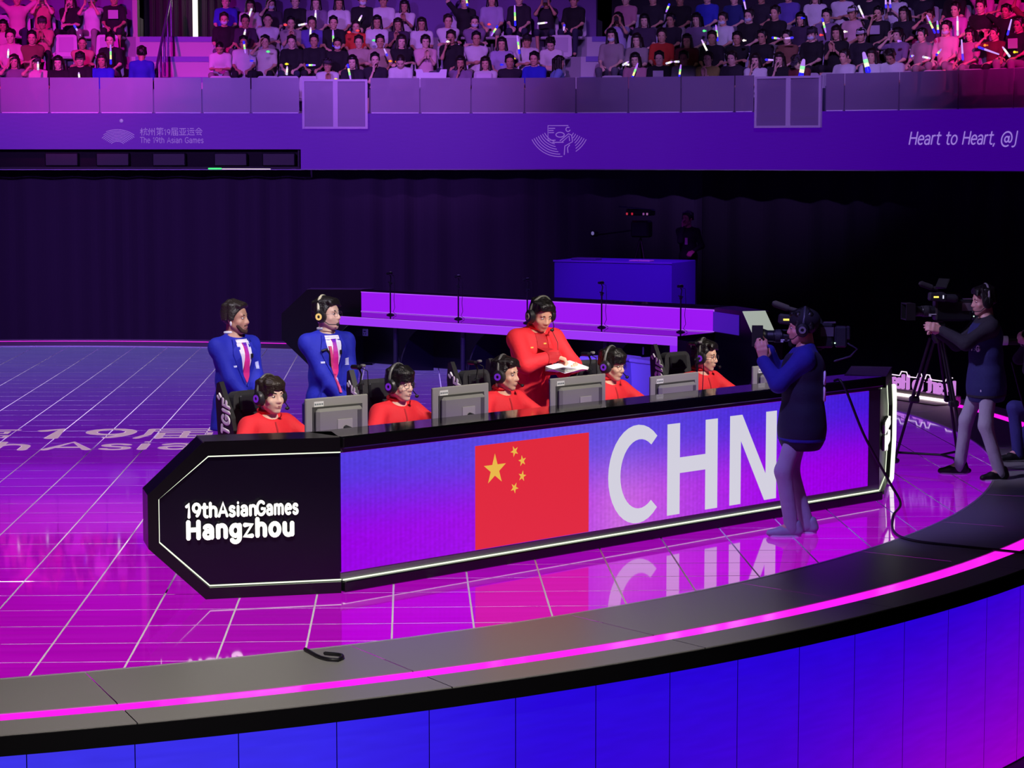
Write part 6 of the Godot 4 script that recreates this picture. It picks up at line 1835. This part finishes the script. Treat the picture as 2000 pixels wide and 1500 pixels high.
const WEAR := {
	"white": [0xd4d0d4, "white T-shirt"], "black": [0x141216, "black T-shirt"], "grey": [0x77747a, "grey top"], "pink": [0xd8a8b4, "pale pink top"], "blue": [0x2428c0, "blue jersey"],
	"brown": [0x7a5040, "brown sweater"], "salmon": [0xc88078, "salmon top"], "print": [0x17141a, "black printed T-shirt"], "cream": [0xd8ccc0, "cream top"], "polo": [0x121016, "black polo shirt"],
	"tan": [0xb0988c, "tan shirt"], "dark": [0x221c28, "dark top"], "lilac": [0xa898c4, "lilac blouse"], "mauve": [0x80688c, "mauve T-shirt"], "plum": [0x3c2a44, "plum top"], "floral": [0x98888c, "patterned shirt"],
	"violet": [0x5c4aa0, "violet T-shirt"], "royal": [0x2c34b4, "royal blue T-shirt"], "navy": [0x202868, "navy shirt"], "rose": [0xb87890, "rose dress"], "olive": [0x98904c, "olive shirt"], "maroon": [0x6c2830, "maroon top"],
	"red": [0xc83428, "red T-shirt"], "magenta": [0xc860b8, "magenta T-shirt"],
}
const ORD := ["first", "second", "third", "fourth", "fifth", "sixth", "seventh", "eighth", "ninth", "tenth", "eleventh", "twelfth", "thirteenth", "fourteenth", "fifteenth", "sixteenth", "seventeenth", "eighteenth", "nineteenth", "twentieth"]


func seated(pose: String) -> Dictionary:
	var o := {"hip": V(0, 0.5, -0.02), "up": V(0, 1, -0.03), "wl": V(0.13, 0.09, 0.3), "wr": V(-0.13, 0.09, 0.3), "al": V(0.13, 0.08, 0.36), "ar": V(-0.13, 0.08, 0.36), "hb": Basis(Vector3.RIGHT, 0.06)}
	match pose:
		"fold": o.merge({"wl": V(-0.1, 0.19, 0.2), "wr": V(0.1, 0.22, 0.21)}, true)
		"chin": o.merge({"wr": V(-0.03, 0.47, 0.2), "wl": V(0.02, 0.16, 0.24), "dr": V(0.1, 1, 0)}, true)
		"clap": o.merge({"wl": V(0.03, 0.36, 0.28), "wr": V(-0.03, 0.36, 0.28), "dl": V(0, 1, 0.3), "dr": V(0, 1, 0.3)}, true)
		"phone": o.merge({"wl": V(0.07, 0.6, 0.26), "wr": V(-0.07, 0.6, 0.26), "dl": V(-0.2, 1, 0.2), "dr": V(0.2, 1, 0.2)}, true)
		"face": o.merge({"wr": V(-0.09, 0.6, 0.16), "dr": V(0.2, 1, 0.1)}, true)
		"drink": o.merge({"wr": V(-0.06, 0.5, 0.2), "dr": V(0.3, 1, 0)}, true)
		"up": o.merge({"wr": V(-0.22, 0.84, 0.16), "dr": V(0, 1, 0.2)}, true)
		"behind": o.merge({"wl": V(0.15, 0.68, -0.02), "wr": V(-0.15, 0.68, -0.02), "pl": V(1, 0.2, 0), "pr": V(-1, 0.2, 0), "dl": V(-1, 0.2, -0.4), "dr": V(1, 0.2, -0.4)}, true)
		"down": o.merge({"up": V(0, 1, 0.3), "hb": Basis(Vector3.RIGHT, 0.65), "wl": V(0.05, 0.14, 0.38), "wr": V(-0.05, 0.14, 0.38)}, true)
	return o


func entries(a: Array) -> Array:
	var o := []
	for l in a:
		for e in l.split("; "):
			o.append(e.split(" "))
	return o


func block_of(s: float) -> String:
	return "left" if s < -4.5 else "middle" if s < 3.0 else "right"


func crowd() -> void:
	var rng := RandomNumberGenerator.new()
	rng.seed = 11
	var proto := {}
	var hair_m := {}
	var legs := {}
	for pose in ["lap", "fold", "chin", "clap", "phone", "face", "drink", "up", "behind", "down"]:
		var sp := seated(pose)
		var J := skeleton(sp)
		var tmp := Node3D.new()
		var o := {"cell": 0.021, "top": mt(0x888888), "bottom": mt(0x888888), "sleeve": 0.42, "hem": 0.13, "grow": 0.02}
		for k in ["dl", "dr"]:
			if sp.has(k):
				o[k] = sp[k]
		if pose == "lap":
			o.leg = 0.55
			var t2 := Node3D.new()
			figure(t2, J, o)
			legs["short"] = t2.get_node("trousers").mesh
			t2.free()
			o.leg = 1.0
		var r := figure(tmp, J, o)
		if pose == "lap":
			legs["long"] = tmp.get_node("trousers").mesh
		proto[pose] = [tmp.get_node("body").mesh, tmp.get_node("shirt").mesh, r.hx]
		tmp.free()
	for h in ["short", "long", "buzz", "pony", "fringe"]:
		hair_m[h] = hair_mb(h).mesh()
	var cap_m := cap_mb().mesh()
	var mask_m := Mb.new().ell(V(0, -0.052, 0.046), V(0.064, 0.046, 0.056), 14, 8).mesh()
	var eye_m := Mb.new().ell(Vector3(), V(0.011, 0.006, 0.008), 8, 5).mesh()
	var lens_m := Mb.new().tube([V(-0.058, 0.0, 0.088), V(0.058, 0.0, 0.088)], 0.004, 6).mesh()
	var back := PackedVector2Array()
	for q in [[0.15, 0.82, 0], [-0.15, 0.82, 90], [-0.17, 0.5, 180], [0.17, 0.5, 270]]:
		for p in arc(q[0], q[1], 0.06, 0.06, q[2], q[2] + 90, 4):
			back.append(p)
	var seat_m := [Mb.new().at(Transform3D(Basis(Vector3.RIGHT, -0.12), V(0, 0.0, -0.14))).prism(back, -0.03, 0.0).mesh(), Mb.new().box(V(0, 0.4, 0.04), V(0.42, 0.05, 0.42), 0.02).mesh(), Mb.new().box(V(0, 0.19, -0.1), V(0.06, 0.38, 0.2), 0.01).mesh(), Mb.new().at(Transform3D(Basis(Vector3.RIGHT, -0.12), V(0, 0.0, -0.14))).box(V(0, 0.68, 0.002), V(0.29, 0.3, 0.006), 0.002).mesh()]
	var plastic := mt(0xb4aab8, 0.45)
	var plastic2 := mt(0x9a90a4, 0.45)
	var seat := func(row: int, s: float, label: String, group: String) -> void:
		var t := bow(s, seat_off(row) + 0.03, tier_y(row))
		var o := thing("stadium_seat", label, "seat", t.origin, t.basis.get_euler().y, group)
		part("back_inset", seat_m[3], plastic2, part("seat_back", seat_m[0], plastic, o))
		part("seat_pan", seat_m[1], plastic, o)
		part("bracket", seat_m[2], mt(0x403a48, 0.5), o)
	var skins := [mt(0xd8a48c, 0.55), mt(0xe0b4a0, 0.55), mt(0xc08c74, 0.55)]
	var count := {}
	var placed := []
	for e in entries(PEOPLE):
		var row := int(e[0])
		var s := float(e[1])
		var blk := block_of(s)
		var key := "%d %s" % [row, blk]
		var nth: int = count.get(key, 0)
		count[key] = nth + 1
		var where := "%s from left, %s row, %s block" % [ORD[nth], ORD[row - 1], blk]
		var hair: String = {"short": "short-haired", "long": "long-haired", "buzz": "close-cropped", "cap": "capped", "pony": "ponytailed"}[e[4]]
		var act: String = {"lap": "hands low", "fold": "arms crossed", "chin": "hand at chin", "clap": "hands together", "phone": "phone raised", "face": "hand at face", "drink": "drinking", "up": "arm raised", "behind": "arms behind head", "down": "head bowed"}[e[5]]
		if "mask" in e:
			act = "face masked"
		elif "glasses" in e:
			act = "wearing glasses"
		var t := bow(s, seat_off(row), tier_y(row))
		var o := thing("person", "%s spectator in %s, %s, %s" % [hair, WEAR[e[3]][1], act, where], "person", t.origin, t.basis.get_euler().y + rng.randf_range(-0.16, 0.16), "spectators in the stands")
		var k := float(e[2])
		o.scale = V(lerpf(1.0, k, 0.5), k, lerpf(1.0, k, 0.5))
		var pr: Array = proto[e[5]]
		part("body", pr[0], skins[rng.randi() % 3], o)
		part("shirt", pr[1], mt(WEAR[e[3]][0], 0.85, 0.0, "cloth"), o)
		var bare := rng.randf() < 0.3
		part("shorts" if bare else "trousers", legs["short" if bare else "long"], mt([0x17151c, 0x2a2a44, 0x5a5664, 0x201c24, 0x8a8480][rng.randi() % 5], 0.85), o)
		var h := part("hair", hair_m["short" if e[4] == "cap" else e[4]], mt([0x120e10, 0x1a1414, 0x241a16][rng.randi() % 3], 0.45), o)
		h.transform = pr[2]
		if e[4] == "cap":
			part("cap", cap_m, mt([0x18161c, 0xc8c0cc, 0x3a3040][rng.randi() % 3], 0.8), o).transform = pr[2]
		if "mask" in e:
			part("face_mask", mask_m, mt(0xd0d4e4, 0.8), o).transform = pr[2]
		for side in [-1.0, 1.0]:
			part("eye", eye_m, mt(0x120c0e, 0.4), o).transform = pr[2] * Transform3D(Basis(), V(side * 0.031, 0.005, 0.076))
		if "glasses" in e:
			part("glasses", lens_m, mt(0x201c20, 0.3), o).transform = pr[2]
		if e[3] == "print":
			part("shirt_print", Mb.new().at(Transform3D(Basis(Vector3.RIGHT, 0.05), V(0, 0.84, 0.155))).box(Vector3(), V(0.2, 0.17, 0.012), 0.004), mt(0xb8a8bc, 0.8), o)
		seat.call(row, s, "pale stadium seat under the %s spectator from left, %s row of %s block" % [ORD[nth], ORD[row - 1], blk], "occupied stadium seats")
		placed.append([row, s, "%s spectator from left, %s row, %s block" % [ORD[nth], ORD[row - 1], blk], o, pr[2]])
		if e[5] == "phone":
			var hx: Vector3 = o.transform * (pr[2] as Transform3D).origin
			var ph := solo("phone", Mb.new().box(Vector3(), V(0.15, 0.075, 0.01), 0.004), mt(0x1c1a20, 0.3), "phone held up before the face by the " + placed[-1][2], "phone", "", "", hx + t.basis.z * 0.25, t.basis.get_euler().y)
			part("lit_display", Mb.new().box(V(0, 0, -0.0055), V(0.138, 0.064, 0.001)), em(0xa090e0, 0.5), ph)
	count.clear()
	for e in entries(EMPTY):
		var s := float(e[1])
		var key := "%s %s" % [e[0], block_of(s)]
		var nth: int = count.get(key, 0)
		count[key] = nth + 1
		seat.call(int(e[0]), s, "empty pale stadium seat, %s empty one from left in the %s row of %s block" % [ORD[nth], ORD[int(e[0]) - 1], block_of(s)], "empty stadium seats")
	var nearest := func(row: int, s: float) -> String:
		var best := 9.0
		var out := ""
		for q in placed:
			if q[0] == row and absf(q[1] - s) < best:
				best = absf(q[1] - s)
				out = q[2]
		return out
	var used := {}
	for e in entries(STICKS):
		var row := int(e[0])
		var a := bow(float(e[1]), seat_off(row) - 0.42, float(e[2])).origin
		var b := bow(float(e[3]), seat_off(row) - 0.42, float(e[4])).origin
		var r := 0.05 if e[5] == "f" else 0.021
		var kind: String = {"t": "rainbow", "w": "white", "v": "violet", "f": "thick rainbow"}[e[5]]
		var label: String = "%s light stick held by the %s" % [kind, nearest.call(row, float(e[1]))]
		if used.has(label):
			label = label.replace("light stick", "second light stick" if not used.has(label.replace("light stick", "second light stick")) else "third light stick")
		used[label] = true
		var o := thing("light_stick", label, "light stick", a, 0.0, "light sticks in the crowd")
		var d := b - a
		var seg: Array = {"t": [[0.0, 0.24, 0x2a20ff], [0.24, 0.46, 0xfff0a0], [0.46, 0.66, 0x90ff90], [0.66, 1.0, 0xb070ff]], "w": [[0.0, 0.25, 0xc8c0e0], [0.25, 0.75, 0xfffce8], [0.75, 1.0, 0xd8a8ff]], "v": [[0.0, 0.3, 0x4030ff], [0.3, 1.0, 0xc898ff]], "f": [[0.0, 0.25, 0x2a20ff], [0.25, 0.45, 0xfff4d0], [0.45, 0.65, 0x98f8b0], [0.65, 1.0, 0xa878e0]]}[e[5]]
		for q in seg:
			part("light_handle" if q[0] == 0.0 else "light_segment", Mb.new().tube([d * q[0], d * (q[1] - 0.02)], [r * (0.9 if q[0] > 0.0 else 1.1), r * (0.9 if q[1] < 1.0 else 0.6)], 8), em(q[2], 1.15), o)
	for e in entries(BANDS):
		var row := int(e[0])
		var t := bow(float(e[1]), seat_off(row) - 0.4, float(e[2]))
		var c: int = {"yellow": 0xffe020, "blue": 0x2020ff, "green": 0x50ff80, "red": 0xff3840, "orange": 0xff8020, "white": 0xfff4e8, "violet": 0xa060ff}[e[3]]
		var label: String = "glowing %s wristband on the %s" % [e[3], nearest.call(row, float(e[1]))]
		if used.has(label):
			label = label.replace("wristband", "second wristband")
		used[label] = true
		var o := thing("wristband", label, "wristband", t.origin, t.basis.get_euler().y, "glowing wristbands in the crowd")
		part("strap", Mb.new().lathe([Vector2(0.032, -0.012), Vector2(0.038, -0.012), Vector2(0.038, 0.012), Vector2(0.032, 0.012), Vector2(0.032, -0.012)], 14), em(c, 0.8), o)
		part("light_capsule", Mb.new().ell(V(0, 0, 0.04), V(0.026, 0.022, 0.016), 10, 6), em(c, 1.6), o)
	# two people standing on the walkway behind the glass
	var t := bow(-5.03, 0.5, 3.2)
	var p := person("security guard in a blue polo seen from behind at the foot of the left aisle", t.origin, t.basis.get_euler().y + PI)
	var J := skeleton({"hip": V(0, 0.92, 0), "wl": V(0.1, 0.05, 0.22), "wr": V(-0.1, 0.05, 0.22), "al": V(0.13, 0.08, 0), "ar": V(-0.13, 0.08, 0)})
	figure(p, J, {"cell": 0.018, "top": mt(0x2024a0, 0.85, 0.0, "cloth"), "sleeve": 0.45, "hem": 0.14, "grow": 0.022, "bottom": mt(0x1c1c2c, 0.85), "shoes": mt(0x121214), "skin": 0xb07868})
	t = bow(2.67, 0.5, 3.2)
	p = person("person in pale blue uniform walking behind the glass below the right aisle", t.origin, t.basis.get_euler().y + 1.9)
	J = skeleton({"hip": V(0, 0.86, 0), "up": V(0, 1, 0.12), "wl": V(0.22, 0.0, 0.12), "wr": V(-0.2, 0.0, -0.1), "al": V(0.07, 0.08, 0.3), "ar": V(-0.08, 0.12, -0.32)})
	figure(p, J, {"cell": 0.018, "top": mt(0x7c98d8, 0.85, 0.0, "cloth"), "hem": 0.25, "grow": 0.03, "bottom": mt(0x7890d0, 0.85), "shoes": mt(0xe0e0ea), "hair": "long", "skin": 0xd0a08c})
	p.scale = Vector3.ONE * 0.93
	t = bow(0.4, 1.0, 4.42)
	var fp := thing("paper_sign", "white cut-out paper sign lying on a front row seat back in the middle block", "paper sign", t.origin, t.basis.get_euler().y)
	part("sheet", Mb.new().prism(PackedVector2Array([Vector2(-0.28, -0.1), Vector2(0.28, -0.1), Vector2(0.3, 0.09), Vector2(0.18, 0.09), Vector2(0.15, 0.03), Vector2(-0.15, 0.03), Vector2(-0.18, 0.09), Vector2(-0.3, 0.09)]), -0.004, 0.004), mt(0xe4dce8, 0.8), fp)
	t = bow(1.34, 0.9, 4.36)
	var wb := thing("white_bag", "pale folded bag on the railing before the front row, middle block", "bag", t.origin, t.basis.get_euler().y)
	part("bag_body", Mb.new().box(V(0, 0, 0), V(0.34, 0.16, 0.1), 0.03), mt(0xd8c8dc, 0.8), wb)
